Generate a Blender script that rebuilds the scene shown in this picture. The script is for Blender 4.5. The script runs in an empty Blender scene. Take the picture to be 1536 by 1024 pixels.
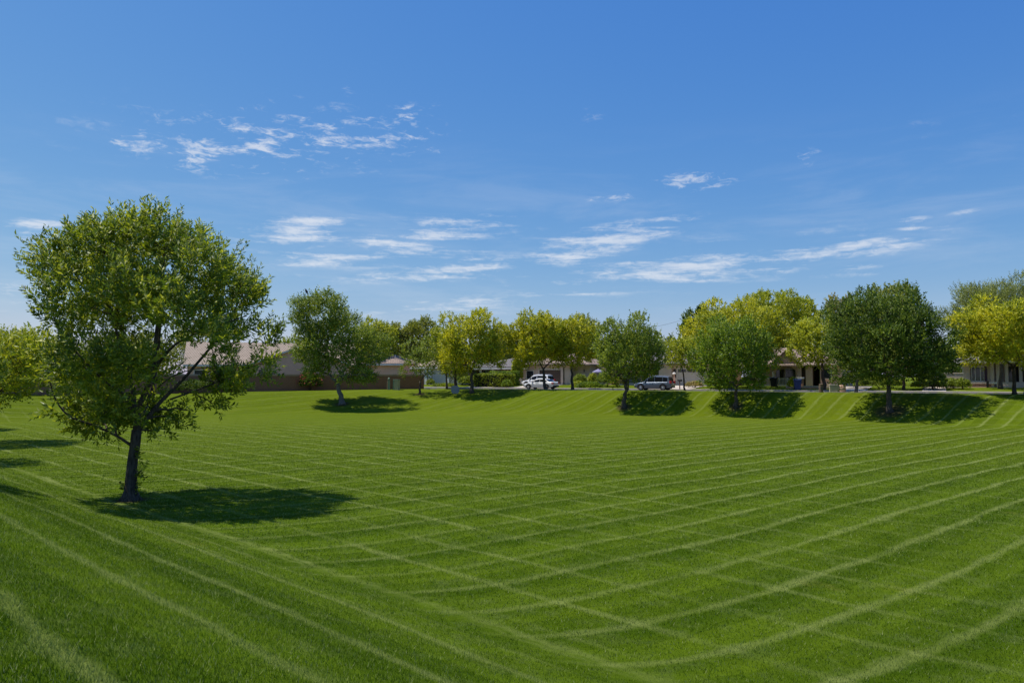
import bpy, math, random
import numpy as np
from mathutils import Vector, Matrix, Euler

SC = bpy.context.scene
COL = SC.collection
rng = np.random.default_rng(11)
random.seed(11)

# ------------------------------------------------------------------ survey of the place
F = 1109.3                      # focal length in photo pixels (26 mm lens)
EYE = 1.65
FLOOR = -2.3
PITCH = math.atan(53 / F)
CP, SP = math.cos(PITCH), math.sin(PITCH)

def ray(px, py):
    x = (px - 768) / F; y = 1.0; z = (512 - py) / F
    return np.array([x, y * CP - z * SP, y * SP + z * CP])

def at(px, py, Y):
    r = ray(px, py)
    return r * (Y / r[1]) + np.array([0, 0, EYE])

# street frame: u runs along the street (right and towards us), v across it (away)
SO = np.array([3.84, 99.0]); SD = np.array([.862, -.507]); SN = np.array([.507, .862])
STREET_ROT = math.atan2(-.507, .862)
def suv(u, v): return SO + u * SD + v * SN
def uv_of(X, Y): return (X - SO[0]) * SD[0] + (Y - SO[1]) * SD[1], (X - SO[0]) * SN[0] + (Y - SO[1]) * SN[1]
def u_at(px, v):
    a = (px - 768) / F
    Y = (v + 1.95 + 85.3) / (.507 * a + .862)
    return float(uv_of(a * Y, Y)[0])

A_ = np.array([-1.6, -1.2, -.8, -.602, -.422, -.2417, -.115, 0, .15, .299, .48, .606, .75, 1.2, 1.8])
TOE = np.array([30, 42, 58, 69, 76, 82, 82, 79.6, 77, 73, 66, 60, 54, 40, 28.])
RIM = np.array([38, 52, 66, 77.5, 87, 94, 95.5, 90.8, 83.4, 77.2, 71.5, 67.6, 63, 53, 44.])
ZRM = np.array([-.5, -.5, -.5, -.5, -.28, -.07, 0, .05, .08, .1, .1, .1, .1, .1, .1])
BN = np.array([.69, .724])      # the near bank falls along this direction
def sstep(t):
    t = np.clip(t, 0, 1); return t * t * (3 - 2 * t)

def terrain(X, Y):
    X = np.asarray(X, float); Y = np.asarray(Y, float)
    s = 8.35 - (X * BN[0] + Y * BN[1])
    t = s / 8.35
    near = np.where(t < 0, 0, np.where(t > 1, 1, .55 * t + .45 * sstep(t)))
    zn = FLOOR + 2.3 * near
    Ys = np.maximum(Y, 6.0)
    a = X / Ys
    toe = np.interp(a, A_, TOE); rim = np.interp(a, A_, RIM); zr = np.interp(a, A_, ZRM)
    t = (Y - toe) / (rim - toe)
    w = .45 * np.clip(t, 0, 1) + .55 * sstep(t)
    zf = FLOOR + (zr - FLOOR) * w
    z = np.maximum(zn, zf)
    # beyond the rim: street, yards
    u, v = uv_of(X, Y)
    beyond = (Y > rim)
    yard = .12 + .33 * sstep((v - 2.7) / 9.0)
    road = np.where((v > -6.95) & (v < 1.35), -.03, np.where(v >= 1.35, yard, zr))
    road = np.where((v <= -6.95) & (v > -9.0), zr + (.1 - zr) * sstep((v + 9.0) / 2.0), road)
    back = (Y > rim + 2) & (v <= -6.95) & (a < -.1)
    road = np.where(back, zr + (.1 - zr) * sstep((Y - rim - 2) / 6), road)
    z = np.where(beyond & (Y > 6), road, z)
    # gentle unevenness of the lawn
    z = z + np.where(v < -9, .025 * np.sin(X * .55 + 1.3 * np.sin(Y * .21)) * np.sin(Y * .47 + X * .13), 0)
    return z
def gz(x, y): return float(terrain(x, y))

def ground_at(px, py):
    r = ray(px, py); prev = 2.0; t = 2.0
    while t < 400:
        p = r * t
        if p[2] + EYE < gz(p[0], p[1]): break
        prev = t; t += .25
    for _ in range(20):
        m = (prev + t) / 2; p = r * m
        if p[2] + EYE < gz(p[0], p[1]): t = m
        else: prev = m
    p = r * t
    return np.array([p[0], p[1], gz(p[0], p[1])])

# ------------------------------------------------------------------ tagging
def tag(o, label=None, cat=None, group=None, kind=None):
    if label: o['label'] = label
    if cat: o['category'] = cat
    if group: o['group'] = group
    if kind: o['kind'] = kind
    return o

def empty(name, loc, rz=0, label=None, cat=None, group=None):
    o = bpy.data.objects.new(name, None); COL.objects.link(o)
    o.location = [float(c) for c in loc]; o.rotation_euler = (0, 0, rz); o.empty_display_size = .3
    return tag(o, label, cat, group)

def copy_tree(o, parent=None):
    c = o.copy(); COL.objects.link(c); c.parent = parent
    for ch in list(o.children): copy_tree(ch, c)
    return c

# ------------------------------------------------------------------ node helpers
class E:
    def __init__(s, nt, sock): s.nt = nt; s.s = sock
    def _m(s, op, *args):
        n = s.nt.nodes.new('ShaderNodeMath'); n.operation = op
        for i, a in enumerate((s,) + args):
            if isinstance(a, E): s.nt.links.new(a.s, n.inputs[i])
            else: n.inputs[i].default_value = a
        return E(s.nt, n.outputs[0])
    def __add__(s, o): return s._m('ADD', o)
    __radd__ = __add__
    def __sub__(s, o): return s._m('SUBTRACT', o)
    def __rsub__(s, o): return (s * -1) + o
    def __mul__(s, o): return s._m('MULTIPLY', o)
    __rmul__ = __mul__
    def __truediv__(s, o): return s._m('DIVIDE', o)
    def f(s, op, *a): return s._m(op, *a)
    def ss(s, lo, hi):
        n = s.nt.nodes.new('ShaderNodeMapRange'); n.interpolation_type = 'SMOOTHSTEP'
        s.nt.links.new(s.s, n.inputs[0]); n.inputs[1].default_value = lo; n.inputs[2].default_value = hi
        return E(s.nt, n.outputs[0])
    def mr(s, lo, hi, a, b):
        n = s.nt.nodes.new('ShaderNodeMapRange')
        s.nt.links.new(s.s, n.inputs[0])
        for i, q in enumerate((lo, hi, a, b)): n.inputs[i + 1].default_value = q
        return E(s.nt, n.outputs[0])

def new_mat(name):
    m = bpy.data.materials.new(name); m.use_nodes = True
    nt = m.node_tree; nt.nodes.clear()
    out = nt.nodes.new('ShaderNodeOutputMaterial')
    return m, nt, out
def node(nt, t, **kw):
    n = nt.nodes.new(t)
    for k, v in kw.items(): setattr(n, k, v)
    return n
def noise(nt, vec, scale, detail=3, rough=.55, dims='3D', dist=0):
    n = node(nt, 'ShaderNodeTexNoise', noise_dimensions=dims)
    if vec is not None: nt.links.new(vec, n.inputs['Vector'])
    n.inputs['Scale'].default_value = scale; n.inputs['Detail'].default_value = detail
    n.inputs['Roughness'].default_value = rough; n.inputs['Distortion'].default_value = dist
    return E(nt, n.outputs['Fac'])
def mixc(nt, fac, a, b, mode='MIX'):
    n = node(nt, 'ShaderNodeMix', data_type='RGBA', blend_type=mode)
    for i, q in ((0, fac), (6, a), (7, b)):
        if isinstance(q, E): nt.links.new(q.s, n.inputs[i])
        elif hasattr(q, 'is_linked'): nt.links.new(q, n.inputs[i])
        elif isinstance(q, (int, float)): n.inputs[i].default_value = q
        else: n.inputs[i].default_value = (*q, 1)
    return n.outputs[2]

def simple(name, col, rough=.8, spec=.3, var=.18, scale=3., bump=.0, bscale=40., metal=0., coat=0.):
    m, nt, out = new_mat(name)
    p = node(nt, 'ShaderNodeBsdfPrincipled')
    tc = node(nt, 'ShaderNodeTexCoord')
    n1 = noise(nt, tc.outputs['Object'], scale, 5, .6)
    lo = tuple(c * (1 - var) for c in col); hi = tuple(min(1, c * (1 + var)) for c in col)
    nt.links.new(mixc(nt, n1.mr(.3, .7, 0, 1), lo, hi), p.inputs['Base Color'])
    p.inputs['Roughness'].default_value = rough; p.inputs['Metallic'].default_value = metal
    p.inputs['Specular IOR Level'].default_value = spec; p.inputs['Coat Weight'].default_value = coat
    if bump:
        b = node(nt, 'ShaderNodeBump'); b.inputs['Strength'].default_value = bump; b.inputs['Distance'].default_value = .02
        nt.links.new(noise(nt, tc.outputs['Object'], bscale, 4, .6).s, b.inputs['Height'])
        nt.links.new(b.outputs[0], p.inputs['Normal'])
    nt.links.new(p.outputs[0], out.inputs[0])
    return m

# ------------------------------------------------------------------ lawn pattern (mowing stripes) shared by turf and blades
def mow(nt):
    geo = node(nt, 'ShaderNodeNewGeometry')
    sep = node(nt, 'ShaderNodeSeparateXYZ'); nt.links.new(geo.outputs['Position'], sep.inputs[0])
    flat = node(nt, 'ShaderNodeCombineXYZ')
    nt.links.new(sep.outputs[0], flat.inputs[0]); nt.links.new(sep.outputs[1], flat.inputs[1])
    pos = flat.outputs[0]
    x = E(nt, sep.outputs[0]); y = E(nt, sep.outputs[1]); z = E(nt, sep.outputs[2])
    w1 = (noise(nt, pos, .10, 2) - .5) * 1.1
    w2 = (noise(nt, pos, .35, 2) - .5) * .35
    w3 = (noise(nt, pos, 3.0, 2) - .5) * .12
    wob = w1 + w2 + w3
    near = (x * float(BN[0]) + y * float(BN[1]))         # 8.35 at the toe of the near bank
    bank = 1 - near.ss(7.3, 9.1)
    farb = y.ss(44, 82)
    # set A: passes running right and away
    bend = ((near - 8.35).f('MAXIMUM', -1.0) * -.62).f('EXPONENT') * 1.35
    ca = x * .656 - y * .755 + wob * .8 + .35 + bend
    cb = near * .985 + wob * .8
    wv = noise(nt, pos, .8, 3).mr(.3, .7, .6, 1.7)
    def lines(c, per, off, wid):
        q = (c + off) / per
        fr = q.f('FRACT')
        d = (fr - .5).f('ABSOLUTE') * (per)             # distance to the line in metres
        ln = 1 - (d * wv).ss(.02, wid)
        alt = (q * .5).f('FLOOR'); alt = (q.f('FLOOR') - alt * 2)
        return ln, alt, fr
    la, aa, fa = lines(ca, 1.62, 10.2 - .81, .21)
    lb, ab, fb = lines(cb, 1.66, .78, .2)
    br = noise(nt, pos, .5, 3).mr(.3, .7, .35, 1.15)      # lines fade in and out
    br2 = noise(nt, pos, .23, 3).mr(.4, .65, 0, 1.0)
    left = 1 - (x - y * .12).ss(-6, 9)
    line = la * br * (1 - bank) * (1 - farb * .35) * (1 - left * .45) + lb * ((br2 * .8 + .2) * (1 - bank * .5) + bank * .5) * (bank * .95 + (.42 + left * .62) * (1 - bank) * (1 - farb))
    slope = y.ss(50, 60) * (z - FLOOR).ss(.1, .5)
    line = line + la * slope * .15 * br * br2
    bands = (noise(nt, pos, .33, 4, .6).ss(.45, .68) * .5 + (1 - (fa.f('PINGPONG', .5) * 2).ss(.2, .9)) * aa * .9) * slope
    toe_l, _, _ = lines(cb, .62, .2, .12)
    band = 1 - ((near - 8.0).f('ABSOLUTE')).ss(.5, 1.7)
    line = line.f('MAXIMUM', toe_l * band * br2 * .75)
    line = line.f('MINIMUM', 1.0)
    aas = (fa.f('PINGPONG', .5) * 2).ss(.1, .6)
    edge = (fa.ss(.52, .62) * (1 - fa.ss(.66, .92))) * (1 - bank)      # darker band along one side of each pale line
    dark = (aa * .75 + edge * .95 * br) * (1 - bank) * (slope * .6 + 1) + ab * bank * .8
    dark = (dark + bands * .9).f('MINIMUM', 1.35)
    big = noise(nt, pos, .06, 3).mr(.3, .7, 0, 1)
    mid = noise(nt, pos, .9, 4, .6).mr(.3, .7, 0, 1)
    fine = noise(nt, pos, 9, 4, .7).mr(.25, .75, 0, 1)
    # long streaks along the passes
    mp = node(nt, 'ShaderNodeMapping'); nt.links.new(pos, mp.inputs[0])
    mp.inputs['Rotation'].default_value = (0, 0, math.radians(-41)); mp.inputs['Scale'].default_value = (.25, 2.4, 1)
    streak = noise(nt, mp.outputs[0], 1.3, 4, .65).mr(.3, .7, 0, 1)
    return dict(pos=pos, x=x, y=y, z=z, line=line, dark=dark, big=big, mid=mid, fine=fine, streak=streak, bank=bank, farb=farb)

G_BASE = (.104, .168, .006); G_DARK = (.050, .100, .002); G_LITE = (.250, .290, .075); G_DRY = (.28, .24, .06); G_YEL = (.168, .206, .008)
def lawn_colour(nt, p, gain=1.0):
    c = mixc(nt, p['mid'] * .6 + p['streak'] * .4, tuple(q * gain * .76 for q in G_BASE), tuple(q * gain * 1.18 for q in G_BASE))
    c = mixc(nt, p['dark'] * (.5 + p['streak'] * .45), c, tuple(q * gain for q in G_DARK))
    c = mixc(nt, p['farb'] * (.08 + p['big'] * .5), c, tuple(q * gain for q in G_YEL))
    c = mixc(nt, p['y'].ss(12, 50) * .4, c, tuple(q * gain for q in G_YEL))
    c = mixc(nt, p['big'] * p['mid'] * .35, c, tuple(q * gain for q in G_YEL))
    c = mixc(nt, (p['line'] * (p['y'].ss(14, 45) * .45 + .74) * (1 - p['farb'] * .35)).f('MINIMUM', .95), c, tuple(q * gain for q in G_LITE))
    grey = noise(nt, p['pos'], 1.7, 5, .7).ss(.48, .72)
    c = mixc(nt, grey * .40, c, tuple(q * gain for q in (.165, .205, .055)))
    dry = noise(nt, p['pos'], .22, 5, .7).ss(.60, .76) * .55
    c = mixc(nt, dry * (p['streak'] * .6 + .4), c, tuple(q * gain for q in G_DRY))
    # worn soil round the trunks
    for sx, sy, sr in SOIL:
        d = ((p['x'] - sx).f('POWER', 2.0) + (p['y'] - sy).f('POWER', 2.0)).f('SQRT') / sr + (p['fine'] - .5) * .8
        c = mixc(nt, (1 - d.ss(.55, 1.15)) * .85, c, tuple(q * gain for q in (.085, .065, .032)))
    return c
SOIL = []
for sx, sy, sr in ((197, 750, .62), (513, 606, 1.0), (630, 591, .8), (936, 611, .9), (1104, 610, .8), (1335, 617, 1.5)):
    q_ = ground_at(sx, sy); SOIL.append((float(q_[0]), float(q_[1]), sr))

def mat_lawn():
    m, nt, out = new_mat('turf')
    p = mow(nt)
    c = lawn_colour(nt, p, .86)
    c = mixc(nt, p['fine'] * .5, c, mixc(nt, 1.0, c, (.42, .5, .4), 'MULTIPLY'))
    # dry bare soil along the foot of the wall and house yards
    b = node(nt, 'ShaderNodeBsdfPrincipled'); nt.links.new(c, b.inputs['Base Color'])
    b.inputs['Roughness'].default_value = .95; b.inputs['Specular IOR Level'].default_value = .03
    bp = node(nt, 'ShaderNodeBump'); bp.inputs['Strength'].default_value = .7; bp.inputs['Distance'].default_value = .05
    h = noise(nt, p['pos'], 14, 5, .7) + noise(nt, p['pos'], 55, 3, .7) * .6 + p['streak'] * .4
    nt.links.new(h.s, bp.inputs['Height']); nt.links.new(bp.outputs[0], b.inputs['Normal'])
    nt.links.new(b.outputs[0], out.inputs[0])
    return m

def mat_blade():
    m, nt, out = new_mat('grass_blade')
    p = mow(nt)
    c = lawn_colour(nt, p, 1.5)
    geo = node(nt, 'ShaderNodeNewGeometry')
    r = E(nt, geo.outputs['Random Per Island'])
    c = mixc(nt, r.mr(0, 1, .0, .75), c, mixc(nt, 1.0, c, (.5, .58, .5), 'MULTIPLY'))
    c = mixc(nt, r.ss(.84, .97) * .75, c, (.42, .46, .17))
    d = node(nt, 'ShaderNodeBsdfPrincipled'); nt.links.new(c, d.inputs['Base Color'])
    d.inputs['Roughness'].default_value = .6; d.inputs['Specular IOR Level'].default_value = .10
    t = node(nt, 'ShaderNodeBsdfTranslucent'); nt.links.new(c, t.inputs[0])
    mx = node(nt, 'ShaderNodeMixShader'); mx.inputs[0].default_value = .35
    nt.links.new(d.outputs[0], mx.inputs[1]); nt.links.new(t.outputs[0], mx.inputs[2])
    nt.links.new(mx.outputs[0], out.inputs[0])
    return m

def mat_leaf(name, base, tip, dark, trans=.40, gloss=.25, gain=1.0):
    m, nt, out = new_mat(name)
    base, tip, dark = (tuple(min(.85, q * gain * 1.45) for q in c) for c in (base, tip, dark))
    geo = node(nt, 'ShaderNodeNewGeometry'); tc = node(nt, 'ShaderNodeTexCoord')
    r = E(nt, geo.outputs['Random Per Island'])
    n = noise(nt, tc.outputs['Object'], .55, 4, .65).mr(.36, .64, 0, 1)
    c = mixc(nt, n, dark, base)
    c = mixc(nt, r.ss(.45, .95) * (n * .7 + .3), c, tip)
    c = mixc(nt, (1 - r.ss(0, .25)) * .5, c, dark)
    # leaves on a clump lean outwards: shade them partly by the clump's own surface direction
    at_ = node(nt, 'ShaderNodeAttribute', attribute_name='clump_out')
    nv = node(nt, 'ShaderNodeMix', data_type='VECTOR'); nv.inputs[0].default_value = .38
    nt.links.new(geo.outputs['Normal'], nv.inputs[4]); nt.links.new(at_.outputs['Vector'], nv.inputs[5])
    nn = node(nt, 'ShaderNodeVectorMath', operation='NORMALIZE'); nt.links.new(nv.outputs[1], nn.inputs[0])
    d = node(nt, 'ShaderNodeBsdfPrincipled'); nt.links.new(c, d.inputs['Base Color'])
    d.inputs['Roughness'].default_value = .5; d.inputs['Specular IOR Level'].default_value = gloss
    nt.links.new(nn.outputs[0], d.inputs['Normal'])
    t = node(nt, 'ShaderNodeBsdfTranslucent')
    nt.links.new(mixc(nt, 1.0, c, (1.2, 1.15, .5), 'MULTIPLY'), t.inputs[0])
    mx = node(nt, 'ShaderNodeMixShader'); mx.inputs[0].default_value = trans
    nt.links.new(d.outputs[0], mx.inputs[1]); nt.links.new(t.outputs[0], mx.inputs[2])
    nt.links.new(mx.outputs[0], out.inputs[0])
    return m

def mat_bark(name, lo, hi):
    m, nt, out = new_mat(name)
    tc = node(nt, 'ShaderNodeTexCoord'); mp = node(nt, 'ShaderNodeMapping')
    nt.links.new(tc.outputs['Object'], mp.inputs[0]); mp.inputs['Scale'].default_value = (1, 1, .22)
    n = noise(nt, mp.outputs[0], 18, 6, .7)
    p = node(nt, 'ShaderNodeBsdfPrincipled'); p.inputs['Roughness'].default_value = .9
    p.inputs['Specular IOR Level'].default_value = .15
    nt.links.new(mixc(nt, n.mr(.35, .65, 0, 1), lo, hi), p.inputs['Base Color'])
    b = node(nt, 'ShaderNodeBump'); b.inputs['Strength'].default_value = .9; b.inputs['Distance'].default_value = .03
    nt.links.new(n.s, b.inputs['Height']); nt.links.new(b.outputs[0], p.inputs['Normal'])
    nt.links.new(p.outputs[0], out.inputs[0])
    return m

def mat_roof(name, c1, c2):
    m, nt, out = new_mat(name)
    tc = node(nt, 'ShaderNodeTexCoord'); br = node(nt, 'ShaderNodeTexBrick')
    nt.links.new(tc.outputs['UV'], br.inputs[0])
    br.inputs['Color1'].default_value = (*c1, 1); br.inputs['Color2'].default_value = (*c2, 1)
    br.inputs['Mortar'].default_value = (*[q * .35 for q in c1], 1)
    br.inputs['Scale'].default_value = 1; br.inputs['Mortar Size'].default_value = .03
    br.inputs['Brick Width'].default_value = .33; br.inputs['Row Height'].default_value = .38
    n = noise(nt, tc.outputs['Object'], .9, 4)
    p = node(nt, 'ShaderNodeBsdfPrincipled'); p.inputs['Roughness'].default_value = .85
    p.inputs['Specular IOR Level'].default_value = .2
    nt.links.new(mixc(nt, n.mr(.3, .7, 0, .5), br.outputs[0], tuple(q * .75 for q in c1)), p.inputs['Base Color'])
    b = node(nt, 'ShaderNodeBump'); b.inputs['Strength'].default_value = .8; b.inputs['Distance'].default_value = .04
    nt.links.new(br.outputs['Fac'], b.inputs['Height']); b.invert = True
    nt.links.new(b.outputs[0], p.inputs['Normal']); nt.links.new(p.outputs[0], out.inputs[0])
    return m

def mat_block(name, c1, c2, mortar, w=.4, h=.2):
    m, nt, out = new_mat(name)
    tc = node(nt, 'ShaderNodeTexCoord'); br = node(nt, 'ShaderNodeTexBrick')
    nt.links.new(tc.outputs['UV'], br.inputs[0])
    for k, c in (('Color1', c1), ('Color2', c2), ('Mortar', mortar)): br.inputs[k].default_value = (*c, 1)
    br.inputs['Scale'].default_value = 1; br.inputs['Mortar Size'].default_value = .012
    br.inputs['Brick Width'].default_value = w; br.inputs['Row Height'].default_value = h
    n = noise(nt, tc.outputs['Object'], .5, 5)
    p = node(nt, 'ShaderNodeBsdfPrincipled'); p.inputs['Roughness'].default_value = .92
    p.inputs['Specular IOR Level'].default_value = .15
    nt.links.new(mixc(nt, n.mr(.3, .7, 0, .45), br.outputs[0], tuple(q * .6 for q in c1)), p.inputs['Base Color'])
    nt.links.new(p.outputs[0], out.inputs[0])
    return m

def mat_glass(name, col=(.02, .025, .03), rough=.06, spec=.6):
    m, nt, out = new_mat(name)
    tc = node(nt, 'ShaderNodeTexCoord'); n = noise(nt, tc.outputs['Object'], 1.2, 2)
    p = node(nt, 'ShaderNodeBsdfPrincipled'); p.inputs['Roughness'].default_value = rough
    p.inputs['Specular IOR Level'].default_value = spec
    nt.links.new(mixc(nt, n.mr(.3, .7, 0, 1), col, tuple(q * 1.8 for q in col)), p.inputs['Base Color'])
    nt.links.new(p.outputs[0], out.inputs[0])
    return m

M = dict(
    turf=mat_lawn(), blade=mat_blade(),
    asphalt=simple('asphalt', (.16, .15, .14), .9, .2, .2, .8, .3, 60),
    concrete=simple('concrete', (.42, .38, .33), .9, .2, .15, 1.2, .2, 30),
    pale_concrete=simple('pale_concrete', (.52, .45, .38), .9, .2, .14, 1.0, .2, 30),
    gravel=simple('gravel', (.33, .27, .20), .95, .1, .35, 6, .6, 40),
    stucco_tan=simple('stucco_tan', (.68, .42, .31), .92, .15, .08, .7, .3, 50),
    stucco_grey=simple('stucco_grey', (.54, .43, .35), .92, .15, .10, .7, .3, 50),
    stucco_pink=simple('stucco_pink', (.58, .40, .30), .92, .15, .10, .7, .3, 50),
    stucco_cream=simple('stucco_cream', (.72, .57, .45), .92, .15, .08, .7, .3, 50),
    stone=mat_block('stone_veneer', (.22, .20, .19), (.34, .31, .29), (.12, .11, .10), .5, .22),
    trim=simple('white_trim', (.66, .62, .56), .6, .3, .06, 2),
    brown=simple('brown_paint', (.085, .060, .045), .7, .3, .15, 2),
    dark=simple('dark_interior', (.016, .015, .014), .8, .2, .3, 2),
    garage_white=simple('garage_white', (.56, .52, .47), .6, .3, .06, 1.5),
    roof_tan=mat_roof('roof_tan', (.46, .36, .27), (.39, .30, .22)),
    roof_pink=mat_roof('roof_pink', (.37, .275, .215), (.29, .21, .165)),
    roof_grey=mat_roof('roof_grey', (.22, .20, .19), (.16, .145, .14)),
    wall_block=mat_block('wall_block', (.31, .155, .095), (.28, .14, .085), (.22, .115, .07)),
    wall_cap=simple('wall_cap', (.38, .26, .18), .9, .2, .1, 2),
    glass=mat_glass('window_glass'),
    glass_green=mat_glass('tinted_glass', (.035, .04, .03)),
    green_paint=simple('green_paint', (.09, .12, .045), .7, .3, .15, 2),
    purple=simple('plum_paint', (.055, .025, .055), .6, .3, .15, 2),
    car_white=simple('car_white', (.78, .78, .78), .25, .5, .02, 1, coat=.6),
    car_silver=simple('car_silver', (.12, .15, .20), .3, .5, .03, 1, metal=.35, coat=.7),
    car_glass=mat_glass('car_glass', (.006, .007, .008), .18, .25),
    tyre=simple('tyre_rubber', (.015, .015, .016), .85, .2, .2, 5),
    alloy=simple('alloy', (.55, .55, .56), .3, .5, .05, 4, metal=.7),
    plastic=simple('black_plastic', (.022, .022, .024), .6, .3, .15, 3),
    lamp_red=simple('tail_lamp', (.45, .015, .02), .2, .5, .05, 3),
    lamp_clear=simple('head_lamp', (.75, .75, .72), .12, .6, .05, 3),
    bin_blue=simple('bin_blue', (.010, .030, .115), .5, .35, .1, 3),
    bin_black=simple('bin_black', (.014, .017, .016), .55, .3, .1, 3),
    box_green=simple('utility_green', (.17, .23, .16), .6, .3, .08, 3),
    box_beige=simple('utility_beige', (.40, .36, .24), .6, .3, .08, 3),
    box_grey=simple('utility_grey', (.24, .25, .28), .6, .3, .08, 3),
    wood=simple('weathered_wood', (.15, .105, .075), .9, .15, .3, 6, .4, 20),
    metal=simple('painted_metal', (.08, .08, .085), .5, .4, .1, 4, metal=.4),
    canvas=simple('lilac_canvas', (.26, .24, .36), .9, .1, .08, 4),
    flag_red=simple('flag_red', (.42, .03, .035), .85, .1, .05, 5),
    flag_white=simple('flag_white', (.70, .68, .66), .85, .1, .05, 5),
    flag_blue=simple('flag_blue', (.045, .06, .20), .85, .1, .05, 5),
    flower=simple('bract_red', (.40, .09, .07), .7, .2, .25, 5),
    plume=simple('bird_black', (.012, .012, .014), .6, .3, .2, 20),
    beak=simple('beak_grey', (.05, .045, .04), .5, .3, .1, 20),
    brick=simple('terracotta', (.36, .20, .13), .9, .15, .2, 5),
)
LEAF = dict(
    front=mat_leaf('leaf_front', (.170, .225, .014), (.430, .440, .045), (.060, .105, .008), .42, .5),
    mid=mat_leaf('leaf_mid', (.150, .200, .022), (.300, .330, .040), (.070, .110, .014)),
    bright=mat_leaf('leaf_bright', (.120, .185, .012), (.250, .310, .020), (.055, .100, .010)),
    dark=mat_leaf('leaf_dark', (.072, .118, .014), (.190, .235, .030), (.022, .046, .007), .36, .16),
    yellow=mat_leaf('leaf_yellow', (.350, .340, .014), (.530, .490, .022), (.125, .165, .012)),
    lime=mat_leaf('leaf_lime', (.260, .285, .016), (.440, .430, .026), (.120, .160, .012)),
    olive=mat_leaf('leaf_olive', (.170, .195, .026), (.310, .310, .045), (.080, .105, .018)),
    feather=mat_leaf('leaf_feather', (.165, .195, .050), (.290, .310, .080), (.075, .100, .028)),
    hedge=mat_leaf('leaf_hedge', (.170, .215, .014), (.310, .345, .026), (.060, .095, .010)),
    dry=mat_leaf('leaf_dry', (.30, .25, .10), (.46, .37, .15), (.14, .12, .05)),
)
BARK = dict(
    dark=mat_bark('bark_dark', (.035, .027, .020), (.13, .105, .082)),
    brown=mat_bark('bark_brown', (.030, .022, .016), (.10, .075, .055)),
    pale=mat_bark('bark_pale', (.085, .075, .065), (.24, .21, .185)),
)

# ------------------------------------------------------------------ mesh builder
class MB:
    def __init__(s): s.v = []; s.f = []; s.mi = []; s.uv = []
    def add(s, verts, faces, uvs=None):
        o = len(s.v); s.v += [tuple(map(float, p)) for p in verts]
        for k, f in enumerate(faces):
            s.f.append(tuple(i + o for i in f))
            s.uv.append(uvs[k] if uvs else None)
        return s
    def box(s, x0, x1, y0, y1, z0, z1):
        v = [(x, y, z) for x in (x0, x1) for y in (y0, y1) for z in (z0, z1)]
        f = [(0, 1, 3, 2), (4, 6, 7, 5), (0, 4, 5, 1), (2, 3, 7, 6), (0, 2, 6, 4), (1, 5, 7, 3)]
        return s.add(v, f)
    def prism(s, poly, y0, y1, axis='y'):
        """poly: (a, z) outline extruded along y (axis='y': a=x) or x (axis='x': a=y)"""
        n = len(poly)
        P = (lambda a, t, z: (a, t, z)) if axis == 'y' else (lambda a, t, z: (t, a, z))
        v = [P(a, y0, z) for a, z in poly] + [P(a, y1, z) for a, z in poly]
        f = [tuple(range(n))[::-1], tuple(range(n, 2 * n))] + [(i, (i + 1) % n, n + (i + 1) % n, n + i) for i in range(n)]
        return s.add(v, f)
    def lathe(s, prof, cx=0, cy=0, seg=16, cap=True):
        n = len(prof); v = []; f = []
        for r, z in prof:
            for k in range(seg):
                a = 2 * math.pi * k / seg; v.append((cx + r * math.cos(a), cy + r * math.sin(a), z))
        for i in range(n - 1):
            for k in range(seg):
                f.append((i * seg + k, i * seg + (k + 1) % seg, (i + 1) * seg + (k + 1) % seg, (i + 1) * seg + k))
        if cap: f.append(tuple(range(seg))[::-1]); f.append(tuple((n - 1) * seg + k for k in range(seg)))
        return s.add(v, f)
    def tube(s, pts, rad, seg=7):
        pts = np.asarray(pts, float); n = len(pts)
        rad = np.broadcast_to(np.asarray(rad, float), (n,))
        tn = np.gradient(pts, axis=0); tn /= np.linalg.norm(tn, axis=1)[:, None] + 1e-9
        ref = np.array([1., 0, 0]) if abs(tn[0][0]) < .8 else np.array([0, 1., 0])
        v = []; f = []
        for i in range(n):
            a = np.cross(tn[i], ref); a /= np.linalg.norm(a) + 1e-9; b = np.cross(tn[i], a); ref = np.cross(a, tn[i]) if False else ref
            for k in range(seg):
                t = 2 * math.pi * k / seg
                v.append(pts[i] + rad[i] * (math.cos(t) * a + math.sin(t) * b))
        for i in range(n - 1):
            for k in range(seg):
                f.append((i * seg + k, i * seg + (k + 1) % seg, (i + 1) * seg + (k + 1) % seg, (i + 1) * seg + k))
        f.append(tuple(range(seg))[::-1]); f.append(tuple((n - 1) * seg + k for k in range(seg)))
        return s.add(v, f)
    def build(s, name, mat, parent=None, smooth=False, loc=None, uvbox=False, bevel=0):
        me = bpy.data.meshes.new(name); me.from_pydata(s.v, [], s.f); me.materials.append(mat)
        if uvbox: box_uv(me)
        if smooth: me.polygons.foreach_set('use_smooth', [True] * len(me.polygons))
        me.update()
        o = bpy.data.objects.new(name, me); COL.objects.link(o)
        if parent is not None: o.parent = parent
        if loc is not None: o.location = [float(c) for c in loc]
        if bevel:
            b = o.modifiers.new('bevel', 'BEVEL'); b.width = bevel; b.segments = 2; b.limit_method = 'ANGLE'
        return o

def box_uv(me):
    me.update()
    uv = me.uv_layers.new(name='UVMap')
    for p in me.polygons:
        n = p.normal
        h = Vector((-n.y, n.x, 0)) if abs(n.z) < .999 else Vector((1, 0, 0))
        h.normalize(); w = n.cross(h)
        for li in p.loop_indices:
            c = me.vertices[me.loops[li].vertex_index].co
            uv.data[li].uv = (c.dot(h), c.dot(w))

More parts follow.
